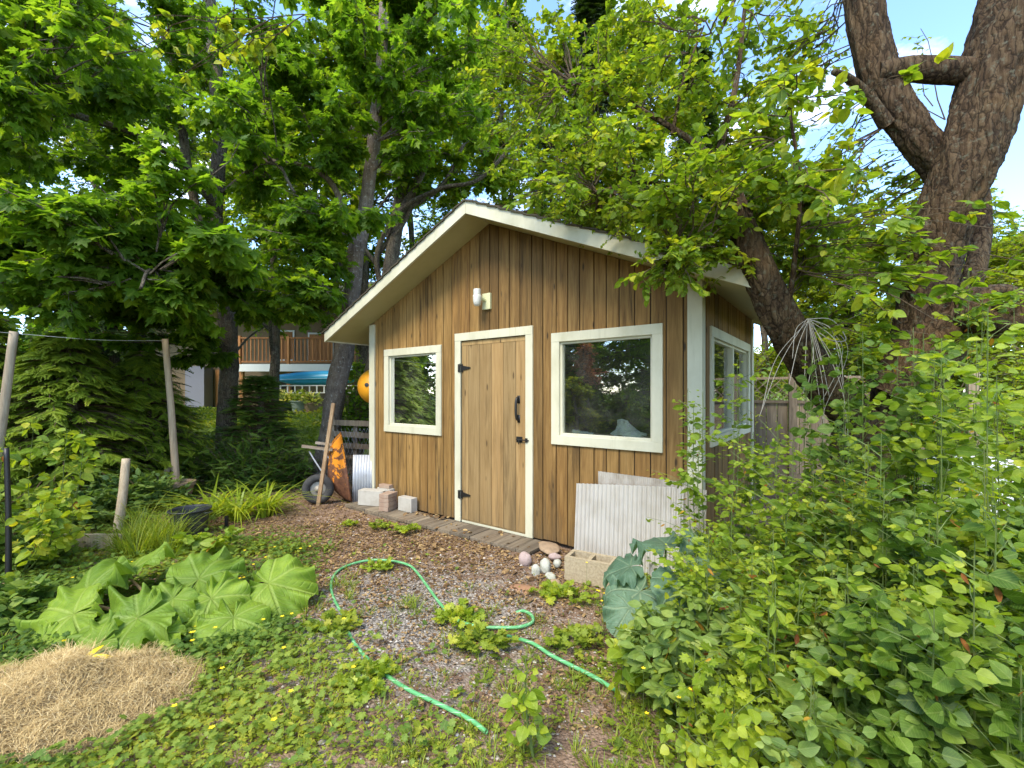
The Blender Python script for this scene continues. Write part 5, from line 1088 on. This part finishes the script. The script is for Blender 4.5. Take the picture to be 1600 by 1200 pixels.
bp = P(276, 800, 6.2); mb = MB(); mb.lathe([(.0, 0), (.15, 0), (.205, .24), (.225, .24), (.225, .29), (.195, .29), (.19, .25), (.0, .23)], (0, 0, 0), 28)
o = mb.build('terracotta_pot', M['terra'], None, smooth=False); o.location = (bp.x, bp.y, -.02); tag(o, 'terracotta pot holding the tall post behind the black tub', 'pot')
bt = G(297, 838); mb = MB(); mb.lathe([(0, 0), (.135, 0), (.145, .03), (.175, .27), (.190, .275), (.196, .29), (.186, .295), (.168, .285), (.138, .04), (.0, .03)], (0, 0, 0), 36)
t = thing('plastic_tub', 'round black plastic tub in the grass beside the path', 'tub', (bt.x, bt.y, 0)); mb.build('tub', M['tub'], t, smooth=False, loc=None, bevel=.003)
for sx in (-1, 1): hb = MB(); hb.tube(crom([(sx * .175, -.05, .26), (sx * .215, -.03, .255), (sx * .215, .03, .255), (sx * .175, .05, .26)], 10), .007, 6); hb.build('handle', M['tub'], t, smooth=True)
mb = MB(); mb.beam(P(62, 846, 4.35) , G(192, 862) + Vector((0, 0, .10)), .035, .14, .4); o = mb.build('edging_board', M['post'], None, bevel=.004); tag(o, 'weathered edging board of the raised bed, half hidden in grass', 'board')

# ---------------------------------------------------------------- hose
M['hose'] = NT('green_hose'); _h = M['hose']; _u = _h.n('SeparateXYZ', {0: _h.n('UVMap').outputs[0]}); _s = _h.math('FRACT', _h.math('ADD', _h.math('MULTIPLY', _u.outputs[0], 2.0), _h.math('MULTIPLY', _u.outputs[1], 60.0)))
_h.base(_h.mix(_h.ramp(_s, [(.08, (1, 1, 1)), (.12, (0, 0, 0))]), (.10, .33, .12), (.34, .54, .32)), .35, .5); M['hose'] = _h.m
hb = MB(); pts = [G(x, y) + Vector((0, 0, .018 + dz)) for x, y, dz in hp]; c = crom([tuple(p) for p in pts], 260); hb.tube(c, .0105, 12)
t = thing('garden_hose', 'green garden hose looped across the weedy gravel', 'hose', tuple(G(600, 1000))); _rel(hb, 'hose', M['hose'], t, smooth=True)
cp = MB(); e0, e1 = Vector(c[-1]), Vector(c[-3]); d = (e0 - e1).normalized(); cp.tube([e0 - d * .01, e0 + d * .045], .017, 12); _rel(cp, 'coupling', simple('brass', (.45, .38, .22), .4, .5, .7), t)

# ---------------------------------------------------------------- rocks, blocks, bricks
def rock(label, c, sz, col, seed, name='rock', cat='stone'):
    import bmesh
    bm = bmesh.new(); bmesh.ops.create_icosphere(bm, subdivisions=3, radius=1); k = np.random.default_rng(seed); o_ = k.random(9) * 6
    for v in bm.verts:
        p = v.co; f = 1 + .12 * math.sin(2.3 * p.x + o_[0]) + .10 * math.sin(3.1 * p.y + o_[1]) + .10 * math.sin(2.7 * p.z + o_[2]) + .04 * math.sin(7 * p.x + 5 * p.y + o_[3]) + .03 * math.sin(9 * p.z - 4 * p.x + o_[4])
        v.co = Vector((p.x * sz[0] * f, p.y * sz[1] * f, p.z * sz[2] * f))
    me = bpy.data.meshes.new(name); bm.to_mesh(me); bm.free(); me.polygons.foreach_set('use_smooth', [True] * len(me.polygons)); me.materials.append(col)
    o = bpy.data.objects.new(name, me); S.collection.objects.link(o); o.location = c; o.rotation_euler = (0, 0, seed); return tag(o, label, cat)
M['rock_pink'] = simple('pinkish_rock', (.36, .27, .24), .85, .2, 0, .6, 20.0, (.22, .17, .14), .5); M['rock_white'] = simple('whitish_rock', (.42, .41, .34), .85, .2, 0, .7, 26.0, (.20, .20, .13), .5)
M['rock_brown'] = simple('brown_rock', (.34, .24, .15), .9, .2, 0, .7, 20.0, (.16, .12, .08), .6); M['rust_slab'] = simple('rusty_brown_slab', (.30, .16, .085), .9, .2, 0, .7, 9.0, (.16, .10, .06), .5)
def rg(px, py, dz): p = G(px, py); p.z = dz; return p
rock('pinkish upright rock left of the white rocks', rg(822, 883, .045), (.055, .05, .075), M['rock_pink'], 1)
rock('largest whitish rock beside the cinder block', rg(852, 894, .04), (.06, .05, .06), M['rock_white'], 2)
rock('small pale rock left of the largest whitish rock', rg(838, 899, .03), (.04, .035, .05), M['rock_white'], 3)
rock('small rounded pale rock touching the cinder block', rg(872, 890, .05), (.038, .035, .036), M['rock_white'], 4)
rock('flat pale rock in front of the largest whitish rock', rg(860, 903, .018), (.06, .04, .028), M['rock_white'], 5)
rock('low tan rock on the soil behind the small rounded rock', rg(868, 878, .05), (.05, .04, .03), M['rock_pink'], 6)
rock('dark low rock below the flat pale rock', rg(868, 914, .012), (.06, .05, .03), M['rock_brown'], 7)
rock('flat brown stone at the right end of the boardwalk', rg(858, 862, .045), (.17, .08, .028), M['rock_brown'], 8)
rock('flat rusty brown slab half buried in the mulch', rg(828, 922, .006), (.15, .09, .014), M['rust_slab'], 9)
def cinder(label, loc, rz, L_=.39, D_=.19, H_=.19, mat=None):
    t = thing('cinder_block', label, 'concrete block', loc, rz); mb = MB(); w_ = .032; c3 = (L_ - 3 * w_) / 2
    mb.box((0, 0, 0), (L_, w_, H_)); mb.box((0, D_ - w_, 0), (L_, D_, H_))
    for i in range(3): x0 = i * (c3 + w_); mb.box((x0, w_, .0), (x0 + w_, D_ - w_, H_ - .001))
    mb.box((w_, w_, .001), (L_ - w_, D_ - w_, .06)); mb.build('block', mat, t); return t
M['concrete'] = simple('rough_concrete', (.38, .31, .20), .95, .15, 0, .9, 55.0, (.22, .17, .10), .9); M['pale_block'] = simple('pale_concrete', (.42, .39, .33), .9, .2, 0, .7, 10.0, (.28, .25, .20), .3)
cb_ = G(882, 906); cinder('rough hollow cinder block in front of the ribbed plastic', (cb_.x, cb_.y, .0), -.50, mat=M['concrete'])
M['brick'] = simple('old_brick', (.30, .20, .14), .9, .15, 0, .8, 14.0, (.36, .29, .22), .4)
def brick(label, loc, rz, sz, mat, name='brick', group=None, cat='brick'):
    mb = MB(); mb.box((-sz[0] / 2, -sz[1] / 2, 0), (sz[0] / 2, sz[1] / 2, sz[2])); o = mb.build(name, mat, None, bevel=.004); o.location = loc; o.rotation_euler = (0, 0, rz); return tag(o, label, cat, group)
z0 = .046; hb0 = HL(4.02, -.16, 0); hb0.z = z0
brick('long pale concrete block at the left end of the boardwalk', tuple(hb0), -.25, (.36, .14, .195), M['pale_block'], 'concrete_block', 'concrete blocks on the boardwalk', 'concrete block')
bs = HL(3.66, -.20, 0)
for i, lb in enumerate(('lowest brick of the stack on the boardwalk', 'second brick up in the stack', 'third brick up in the stack', 'topmost brick of the stack on the boardwalk')):
    brick(lb, (bs.x + .004 * (i % 2), bs.y, z0 + i * .0535), -.35 + .03 * (i % 3), (.135, .20, .052), M['brick'], group='stacked bricks')
p_ = HL(3.42, -.09, 0); brick('pale concrete block against the wall right of the brick stack', (p_.x, p_.y, z0), -.62, (.24, .10, .17), M['pale_block'], 'concrete_block', 'concrete blocks on the boardwalk', 'concrete block')
p_ = HL(3.90, -.05, 0); brick('pale block against the wall behind the long concrete block', (p_.x, p_.y, z0), -TH, (.26, .08, .215), M['pale_block'], 'concrete_block', 'concrete blocks on the boardwalk', 'concrete block')
brick('single brick lying on the rear block under the small window', (p_.x, p_.y, z0 + .216), -TH + .1, (.19, .075, .045), M['brick'])

# ---------------------------------------------------------------- ribbed sheets
def ribbed(name, label, u0, z0a, z0b, za, zb, u1, yoff, lean, mat, pitch, depth, thick=.0, cat='sheet'):
    t = thing(name, label, cat, CORNER, -TH); n = max(2, int(abs(u1 - u0) / pitch)); mb = MB(); V, Fc = [], []
    for i in range(n * 4 + 1):
        s_ = i / (n * 4); u = u0 + (u1 - u0) * s_; d = depth if i % 4 in (1, 2) else 0
        u += (.25 if i % 4 in (0, 2) else -.25) * 0
        for j in range(5): tt = j / 4; V.append((-u, yoff - lean * (1 - tt) - d, (z0a + (z0b - z0a) * s_) * (1 - tt) + (za + (zb - za) * s_) * tt))
    for i in range(n * 4):
        for j in range(4): b0 = i * 5 + j; Fc.append((b0, b0 + 5, b0 + 6, b0 + 1))
    mb.add(V, np.array(Fc), .5); o = mb.build('ribbed_sheet', mat, t); sd = o.modifiers.new('thickness', 'SOLIDIFY'); sd.thickness = thick or .002; return t
pm = NT('milky_plastic'); o = pm.obj(); n = pm.noise(o, 5.0, 5, .6); n2 = pm.noise(o, 60.0, 3, .7); c_ = pm.mix(pm.ramp(n, [(.45, (0, 0, 0)), (.75, (.55, .55, .55))]), (.62, .59, .53), (.40, .35, .27)); c_ = pm.mix(pm.ramp(n2, [(.7, (0, 0, 0)), (.76, (.6, .6, .6))]), c_, (.35, .3, .24)); pm.base(c_, .35, .45)
tr = pm.n('BsdfTranslucent', {'Color': (.8, .78, .74, 1)}); ms = pm.n('MixShader', {0: .35, 1: pm.p.outputs[0], 2: tr.outputs[0]}); pm.link(ms.outputs[0], pm.out.inputs[0]); M['milky'] = pm.m; M['milky_dirty'] = simple('dirty_plastic', (.40, .36, .30), .5, .4, 0, .8, 12.0, (.22, .18, .13))
M['zinc'] = simple('dull_zinc', (.42, .43, .44), .5, .4, .5, .6, 7.0, (.28, .27, .26), .2)
ribbed('plastic_sheet', 'front ribbed white plastic sheet leaning on the wall beneath the big window', 1.06, -.06, -.06, .615, .70, .10, -.09, .05, M['milky'], .040, .016, .002)
ribbed('plastic_sheet', 'rear ribbed plastic sheet showing above the front one', .88, -.06, -.05, .735, .725, .04, -.012, .012, M['milky_dirty'], .034, .008, .002)
ribbed('plastic_sheet', 'narrow ribbed plastic sheet standing against the white corner trim', .12, -.06, -.06, .70, .69, -.06, -.045, .05, M['milky_dirty'], .034, .008, .002)
t = thing('metal_sheet', 'narrow grey corrugated metal sheet standing at the left rear corner of the wall', 'sheet', (-2.17, 6.05, 0)); mb = MB(); V, Fc = [], []
for i in range(41):
    x = i / 40 * .30; yv = .008 * math.sin(i / 40 * 2 * math.pi * 8)
    for j in range(3): V.append((x, yv + j * .02, j / 2 * .66 + .0))
for i in range(40):
    for j in range(2): b0 = i * 3 + j; Fc.append((b0, b0 + 3, b0 + 4, b0 + 1))
mb.add(V, np.array(Fc), .5); o = mb.build('corrugated_sheet', M['zinc'], t, smooth=True); o.modifiers.new('thickness', 'SOLIDIFY').thickness = .002

# ---------------------------------------------------------------- wheelbarrow
M['rusty'] = NT('rusty_orange'); s = M['rusty']; o = s.obj(); n = s.noise(o, 4.5, 8, .68, .5); n2 = s.noise(o, 22.0, 5, .6); sp_ = s.n('SeparateXYZ', {0: o})
f = s.ramp(s.math('ADD', s.math('ADD', n, s.math('MULTIPLY', n2, .25)), s.math('MULTIPLY', s.math('SUBTRACT', .62, sp_.outputs[2]), .30)), [(.615, (0, 0, 0)), (.635, (1, 1, 1))])
s.base(s.mix(f, (.78, .27, .02), s.ramp(n2, [(.3, (.075, .03, .018)), (.7, (.22, .095, .045))])), .6, .35); s.bump(f, .4, .002); M['rusty'] = s.m
wb = thing('wheelbarrow', 'rusty orange wheelbarrow tipped up on its front beside the shed corner', 'wheelbarrow', (-2.35, 6.0, 0))
# tray stands on its nose, its underside facing the camera-left
def W_(px, py, Y): return P(px, py, Y)
tr_ = MB(); rim = [W_(533, 681, 6.05), W_(549, 783, 6.0), W_(552, 783, 6.45), W_(536, 683, 6.45)]; bot = [W_(516, 700, 6.10), W_(521, 757, 6.05), W_(524, 757, 6.38), W_(519, 702, 6.40)]
N1 = 10
def lerp(a, b, t): return a + (b - a) * t
# side plate facing camera: grid between rim edge and bottom edge with a bulge
ra, rb_ = rim[0], rim[1]; V = []; n_ = 14
prof = [(533, 681), (522, 692), (515, 706), (513, 722), (512, 742), (515, 755), (524, 768), (536, 778), (549, 784)]
edge = crom([tuple(W_(x, y, 6.12 + (.02 if 0 < i < 8 else -.06))) for i, (x, y) in enumerate(prof)], 25)
rl = crom([tuple(lerp(ra, rb_, t)) for t in (0, .5, 1)], 25); back = Vector((-.20, .50, 0))
for i in range(25):
    for j in range(7): t = j / 6; V.append(Vector(edge[i]) * (1 - t) + Vector(rl[i]) * t)
idx = (np.arange(24)[:, None] * 7 + np.arange(6)[None]).reshape(-1, 1) + np.array([0, 7, 8, 1]); tr_.add(V, idx)
V2 = [Vector(e) + back * t for e in edge for t in (0, .33, .66, 1)]; idx2 = (np.arange(24)[:, None] * 4 + np.arange(3)[None]).reshape(-1, 1) + np.array([0, 1, 5, 4]); tr_.add(V2, idx2)
tr_.add([Vector(v) + back for v in V], idx[:, ::-1]); o = _rel(tr_, 'tray', M['rusty'], wb, smooth=True); o.modifiers.new('thickness', 'SOLIDIFY').thickness = .003
rmb = MB(); rmb.tube([rl[0], rl[12], rl[24]], .010, 8); rmb.tube([Vector(rl[0]) + back, Vector(rl[24]) + back], .010, 8); rmb.tube([rl[0], Vector(rl[0]) + back], .010, 8); rmb.tube([rl[24], Vector(rl[24]) + back], .010, 8); _rel(rmb, 'rim_tube', M['rusty'], wb, smooth=True)
wc = P(497, 764, 6.0); ax = Vector((.35, -1, .0)).normalized(); Mx = Vector((0, 0, 1)).rotation_difference(ax).to_matrix().to_4x4(); M['rubber'] = simple('old_rubber', (.035, .034, .033), .8, .3, 0, .6, 10.0, (.09, .085, .08))
ty = MB(); a_ = np.linspace(0, 2 * math.pi, 17); ty.lathe([(.150 + .052 * math.cos(t), .048 * math.sin(t)) for t in a_], wc, 40, .5, Mx); whl = _rel(ty, 'wheel', M['rubber'], wb, smooth=True)
hu = MB(); hu.lathe([(.112, -.03), (.108, .0), (.085, .012), (.05, .0), (.035, .03), (.02, .05), (0, .05)], wc, 24, .5, Mx); h_ = _rel(hu, 'rim', simple('dusty_steel', (.30, .27, .22), .6, .4, .4), wb, smooth=True); h_.parent = whl; h_.name = 'wheel_rim'
M['handlewood'] = wood('barrow_handle_wood', (.22, .17, .12), (.36, .29, .21), (.45, .38, .29), (.12, .09, .06), axis='X')
for dy in (0, .42):
    hm_ = MB(); hm_.beam(P(472, 697, 6.05) + Vector((0, dy, 0)), P(520, 703, 6.1) + Vector((0, dy, 0)), .04, .035); _rel(hm_, 'handle', M['handlewood'], wb)
    lg = MB(); lg.tube(crom([P(483, 705, 6.05) + Vector((0, dy, 0)), P(492, 720, 6.05) + Vector((0, dy, 0)), P(504, 738, 6.05) + Vector((0, dy, 0)), P(514, 750, 6.1) + Vector((0, dy, 0))], 12), .011, 8); _rel(lg, 'leg', M['zinc'], wb, smooth=True)
M['plankwood'] = wood('brown_plank', (.12, .075, .04), (.24, .155, .085), (.34, .24, .14), (.06, .035, .02), stain=.5)
mb = MB(); mb.beam(P(497, 790, 5.72), P(521, 630, 5.95), .045, .032, .4, up=(0, 1, 0)); o = mb.build('leaning_plank', M['plankwood'], None, bevel=.002, loc=tuple(P(497, 790, 5.72))); tag(o, 'brown plank leaning upright in front of the wheelbarrow wheel', 'plank')

# low slatted fence beside the shed
t = thing('slat_fence', 'old grey rail fence between the leaning trunk and the shed corner', 'fence', (-2.6, 7.0, 0)); k = random.Random(5)
fa, fb_ = P(521, 600, 7.0), P(600, 600, 6.9)
rl_ = MB()
for (ya, yb, h_) in ((660, 663, .085), (677, 683, .085), (695, 700, .08), (713, 716, .05), (735, 737, .04), (757, 758, .04)):
    a = P(519, ya, 7.05); b_ = P(606, yb, 6.95); rl_.beam(a, b_, .022, h_, k.random())
_rel(rl_, 'rails', M['fencewood'], t); ps = MB(); ps.box((P(519, 600, 7.08).x - .04, 7.06, 0), (P(519, 600, 7.08).x + .04, 7.14, 1.12)); _rel(ps, 'post', M['fencewood'], t)
bt_ = MB(); bt_.box((P(556, 600, 7.08).x - .03, 7.055, 0), (P(556, 600, 7.08).x + .03, 7.10, 1.05)); _rel(bt_, 'post', M['fencewood'], t)
mb = MB()
for i in range(13): x = P(521 + i * 6, 600, 7.0).x; mb.tube([(x, 6.985, .08), (x + .3, 6.985, .95)], .0014, 3); mb.tube([(x + .3, 6.987, .08), (x, 6.987, .95)], .0014, 3)
_rel(mb, 'wire_mesh', M['zinc'], t)
# orange buoy
bc = P(587, 604, 6.6); mb = MB(); rr_ = .258; mb.lathe([(rr_ * math.sin(t), rr_ * -math.cos(t) * 1.02) for t in np.linspace(0.02, 3.12, 22)], tuple(bc), 32); M['buoy'] = simple('orange_buoy', (.85, .36, .02), .38, .45, 0, .35, 5.0, (.70, .20, .01))
t = thing('orange_buoy', 'round orange buoy hanging at the left rear of the shed', 'buoy', tuple(bc)); _rel(mb, 'ball', M['buoy'], t, smooth=True)
mb = MB(); mb.lathe([(.04, 0), (.04, .02), (.018, .025), (0, .025)], bc + Vector((.035, -.255, .01)), 14, .5, Matrix.Rotation(math.pi / 2, 4, 'X')); mb.lathe([(.03, 0), (.03, .01), (0, .012)], bc + Vector((-.05, -.25, .02)), 12, .5, Matrix.Rotation(math.pi / 2, 4, 'X')); _rel(mb, 'plug', M['tub'], t)
mb = MB(); mb.tube([bc + Vector((0, 0, .25)), bc + Vector((.05, 0, 1.0))], .006, 6); _rel(mb, 'rope', M['vine'], t)
# vine leaves by the fence, under the left eave
low_shrub('ivy_bush', 'dark climbing leaves between the leaning trunk and the orange buoy', 'ivy', P(560, 700, 7.9), .55, .4, 1.55, M['maple'], 'oval', .10, 170, 9)

# ---------------------------------------------------------------- the neighbour's house, lawn things
M['cedar'] = wood('orange_stained_cedar', (.22, .095, .035), (.34, .155, .058), (.44, .22, .09), (.2, .08, .03), stain=.2); M['white'] = paint('white_paint', (.74, .74, .70), (.5, .5, .44), .3); M['stucco'] = simple('warm_stucco', (.22, .155, .095), .9, .2, 0, .5, 6.0, (.15, .10, .06)); M['shade_dark'] = simple('recess_shade', (.06, .05, .045), .9)
HY = 19.0; g0 = gz(-8, HY)
hs_ = thing('neighbour_house', "neighbour's two-storey house with an orange wooden balcony beyond the lawn", 'house', (P(400, 600, HY).x, HY, g0))
def hx(px, Y=HY): return P(px, 600, Y).x
def hz(py, Y=HY): return P(800, py, Y).z
wl = MB(); wl.box((hx(150), HY + 1.6, g0 - .2), (hx(640), HY + 7, hz(470)), .5); _rel(wl, 'wall', M['stucco'], hs_)
rf_ = MB(); rx0, rx1 = hx(130), hx(660); zt = hz(468); rf_.hexa([(rx0, HY - .6, zt), (rx1, HY - .6, zt), (rx1, HY + 8, zt), (rx0, HY + 8, zt), (rx0, HY + 3, zt + 1.5), (rx1, HY + 3, zt + 1.5), (rx1, HY + 4.4, zt + 1.5), (rx0, HY + 4.4, zt + 1.5)]); rfo = _rel(rf_, 'roof', M['shingle'], hs_)
gt = MB(); gt.box((rx0, HY - .72, zt - .02), (rx1, HY - .61, zt + .14)); _rel(gt, 'gutter', M['white'], hs_)
bz = hz(570); dkx0, dkx1 = hx(372), hx(640)
db_ = MB(); db_.box((dkx0, HY - .02, bz - .28), (dkx1, HY + .03, bz + .03)); db_.box((dkx0, HY + .04, bz - .10), (dkx1, HY + 1.58, bz)); bal = _rel(db_, 'balcony', M['white'], hs_)
rl_ = MB(); rl_.box((dkx0, HY, hz(529)), (dkx1, HY + .10, hz(529) + .06)); rl_.box((dkx0, HY + .02, bz + .10), (dkx1, HY + .07, bz + .17)); x = dkx0
while x < dkx1: rl_.box((x, HY + .03, bz + .171), (x + .05, HY + .065, hz(529) - .001), rnd.random()); x += .165
for x in (dkx0, hx(448), hx(540)): rl_.box((x, HY - .01, bz + .04), (x + .10, HY - .001 + .12, hz(529) + .12))
o = _rel(rl_, 'railing', M['cedar'], hs_); o.parent = bal
for x0, x1, y0_, y1_ in ((392, 432, 508, 560), (455, 498, 512, 562), (505, 520, 500, 560)):
    w_ = MB(); w_.box((hx(x0), HY + 1.55, hz(y1_)), (hx(x1), HY + 1.59, hz(y0_))); f_ = _rel(w_, 'window', M['white'], hs_); p_ = MB(); p_.box((hx(x0) + .08, HY + 1.53, hz(y1_) + .08), (hx(x1) - .08, HY + 1.545, hz(y0_) - .08)); q_ = _rel(p_, 'pane', M['cedar'], hs_); q_.parent = f_
for x in (372, 446, 520, 600): w_ = MB(); w_.box((hx(x), HY + .10, g0 - .1), (hx(x) + .14, HY + .24, bz - .29)); _rel(w_, 'column', M['cedar'], hs_)
w_ = MB(); w_.box((hx(375), HY + 1.5, g0), (hx(430), HY + 1.58, hz(588))); _rel(w_, 'shade_panel', M['shade_dark'], hs_)  # flat dark panel, the shade under the balcony put into its colour
w_ = MB(); w_.box((hx(300), HY + 1.5, g0), (hx(318), HY + 1.58, hz(575))); _rel(w_, 'door', M['cedar'], hs_)
w_ = MB(); w_.box((hx(265), HY + .9, g0 - .1), (hx(296), HY + 1.5, hz(570))); _rel(w_, 'wall_bay', simple('grey_siding', (.16, .16, .19), .8), hs_)
# kayak on its rack
KY = 16.0; M['kayak'] = simple('blue_kayak', (.02, .30, .48), .3, .5, 0, .3, 2.0, (.01, .20, .36), 0); k0, k1 = P(431, 594, KY), P(572, 590, KY); n_ = 40; V = []; seg_ = 20
for i in range(n_ + 1):
    s_ = i / n_; w_ = math.sin(math.pi * min(.999, max(.001, s_))) ** .42; c = k0 * (1 - s_) + k1 * s_; c.z += .10 * (2 * s_ - 1) ** 4
    for j in range(seg_): a = j / seg_ * 6.283; V.append(c + Vector((0, math.cos(a) * .34 * w_, (math.sin(a) if math.sin(a) > 0 else math.sin(a) * .85) * .29 * w_)))
mb = MB(); i = np.arange(n_)[:, None] * seg_; j = np.arange(seg_)[None]; j2 = (j + 1) % seg_; mb.add(V, np.stack([i + j, i + j2, i + seg_ + j2, i + seg_ + j], -1).reshape(-1, 4))
t = thing('kayak', 'blue kayak lying upside down on a white rack under the balcony', 'kayak', tuple(k0)); _rel(mb, 'hull', M['kayak'], t, smooth=True)
mb = MB(); mb.tube([tuple(k0 * (1 - s_) + k1 * s_ + Vector((0, -.345 * math.sin(math.pi * s_) ** .42, .0))) for s_ in np.linspace(.04, .96, 24)], .018, 6); _rel(mb, 'edge_strip', simple('pale_blue_trim', (.25, .5, .65), .4), t, smooth=True)
t = thing('kayak_rack', 'white slatted rail rack carrying the blue kayak', 'rack', (P(425, 600, KY).x, KY, gz(-7, KY))); mb = MB(); x0, x1 = P(424, 600, KY).x, P(580, 600, KY).x; za, zb = P(0, 602, KY).z, P(0, 613, KY).z
for yy in (-.38, .36): mb.box((x0, KY + yy, za - .03), (x1, KY + yy + .05, za)); mb.box((x0, KY + yy, zb - .03), (x1, KY + yy + .05, zb))
_rel(mb, 'rails', M['white'], t); mb = MB()
for i in range(15): mb = MB(); x = x0 + (x1 - x0) * i / 14; mb.box((x - .02, KY - .375, zb - .001), (x + .02, KY - .345, za - .031)); _rel(mb, 'slat', M['white'], t)
for x in (x0 + .1, x1 - .15): mb = MB(); mb.box((x, KY - .30, gz(-7, KY) - .05), (x + .08, KY - .22, zb - .031)); mb.box((x, KY + .25, gz(-7, KY) - .05), (x + .08, KY + .33, zb - .031)); _rel(mb, 'legs', M['white'], t)
# potted plants in front of it
M['potgrey'] = simple('grey_green_pot', (.22, .27, .22), .7, .3); M['varieg'] = leafmat('variegated_leaf', [(.12, .22, .07), (.22, .32, .12), (.40, .46, .22), (.6, .62, .38)], .35, .5)
PG = 'potted plants on the lawn'
for i, (px, py, r_, h_, lab, mat, ph) in enumerate(((427, 652, .24, .30, 'dark low bowl planter at the left of the potted row', 'tub', .12), (445, 647, .26, .30, 'dark pot with a variegated plant below the kayak', 'tub', .42), (469, 648, .30, .36, 'grey green round pot with small green plant', 'potgrey', .35), (486, 646, .24, .30, 'dark pot with variegated plant nearest the leaning trunk', 'terra', .40))):
    c = P(px, py, 14.6); c.z = gz(c.x, 14.6); sc_ = 1.0
    t = thing('potted_plant', lab, 'potted plant', tuple(c), 0, PG); mb = MB(); mb.lathe([(0, 0), (r_ * .7, 0), (r_, h_), (r_ * 1.06, h_), (r_ * 1.06, h_ + .04), (r_ * .9, h_ + .04), (r_ * .88, h_ - .02), (0, h_ - .03)], (0, 0, 0), 24); mb.build('pot', M[mat], t, smooth=False)
    fb = MB(); nn_ = 140; q = norm(R.normal(size=(nn_, 3))) * (R.random((nn_, 1)) ** .4); q[:, 2] = np.abs(q[:, 2]); pos = q * np.array([r_ * 1.2, r_ * 1.2, ph]) + np.array([0, 0, h_]); put_leaves(fb, 'oval', pos, q + R.normal(size=(nn_, 3)) * .5, np.array([0, -.3, 1.]) + R.normal(size=(nn_, 3)) * .4, .15); sticks(fb, np.tile([0, 0, h_], (nn_, 1)), pos, .006, .003, 0, 1); fb.build('foliage', [M['varieg'] if 'variegated' in lab else M['grass'], M['stem']], t)
# white garden frame glimpsed at the right
t = thing('cold_frame', 'white garden frame glimpsed through the leaves at the right edge', 'cold frame', (P(1560, 735, 4.6).x, 4.6, 0)); mb = MB(); c = P(1560, 735, 4.6); mb.box((c.x - .25, 4.6, .0), (c.x + .5, 5.2, c.z + .03)); _rel(mb, 'box', M['white'], t, bevel=.01); mb = MB(); mb.box((c.x - .28, 4.57, c.z + .031), (c.x + .53, 5.23, c.z + .06)); _rel(mb, 'lid', M['white'], t, bevel=.005)
# trees out of frame to the left and behind, seen only mirrored in the windows
MG = 'trees mirrored in the windows'
def _wt(x, y, h, sp_, lab, mt, sz, lo):
    b = Vector((x, y, -.05)); k = random.Random(int(x * 10 + y * 100)); limbs = [([b, b + Vector((.1, 0, h * .5)), b + Vector((0, .1, h))], .12, .03)]; cl = []
    N_ = 34 if h > 5 else 20
    for i in range(N_):
        t = lo + (1 - lo) * ((i + k.random()) / N_) ** 1.3; a = k.random() * 6.28; rr_ = sp_ * math.sin(min(1, (1.08 - t) * 1.5) * 1.57) * k.uniform(.1, 1); cl.append((b + Vector((math.cos(a) * rr_, math.sin(a) * rr_, h * t)), (sp_ * .5, sp_ * .5, sp_ * .35)))
    tree('deciduous_tree', lab, 'tree', b, limbs, cl, 'mini', (M['bark_maple'], M[mt]), MG, seg=8, nb=7, nt=11, nl=10, size=sz, up=.8, droop=.2, tw=.006, bw=.02, tl=.4)
for x, y, h, sp_, lab, mt, sz, lo in ((-11.5, 5.2, 7.0, 2.2, 'dark leafy tree left of the garden mirrored in the small window', 'maple', .17, .02), (-12.5, 8.6, 8.0, 2.4, 'dark leafy tree beyond the left hedge mirrored in the small window', 'maple', .17, .02), (-13, 1.6, 8.5, 2.4, 'large dark tree far left mirrored behind the bushy one', 'maple', .19, .02), (-13.5, -2.4, 8.5, 2.5, 'large dark tree far left mirrored behind the tall one', 'maple', .19, .02), (-12.5, -6.2, 8.5, 2.5, 'large dark tree far behind the camera mirrored at the right of the big window', 'maple', .19, .02), (-9.2, 1.8, 6.5, 2.0, 'bushy green tree left of the garden mirrored at the left side of the big window', 'maple', .11, .05),
  (-9.8, -.8, 7.0, 2.0, 'tall green tree left of the garden mirrored in the middle of the big window', 'maple', .11, .04), (-8.6, -3.2, 6.5, 2.0, 'green tree behind the camera mirrored at the right side of the big window', 'maple', .11, .04),
  (-6.2, 1.2, 1.8, .8, 'low lime bush left of the garden mirrored in the big window', 'locust', .07, .04), (-6.6, -.6, 1.5, .9, 'low green bush left of the garden mirrored in the big window', 'maple_bright', .07, .04)):
    _wt(x, y, h, sp_, lab, mt, sz, lo)
M['pinkleaf'] = leafmat('pink_blossom', [(.30, .13, .13), (.42, .22, .20), (.5, .3, .28)], .3)
_wt(-7.2, .4, 2.9, .55, 'small weeping tree with pinkish blossom mirrored in the big window', 'pinkleaf', .04, .62)
# far wood closing the horizon
fw_ = MB(); n_ = 26000; a = R.uniform(-1.15, 1.15, n_); d_ = R.uniform(26, 34, n_); hgt = 1 + R.random(n_) * (4.2 + 2.0 * np.sin(a * 9) + 1.2 * np.sin(a * 23)); pos = np.stack([np.sin(a) * d_, np.cos(a) * d_, .8 + hgt], -1)
put_leaves(fw_, 'mini', pos, R.normal(size=(n_, 3)), R.normal(size=(n_, 3)) + [0, -.5, 1], .55 * R.uniform(.6, 1.3, n_)); o = fw_.build('far_wood', M['maple'], None); tag(o, kind='stuff')
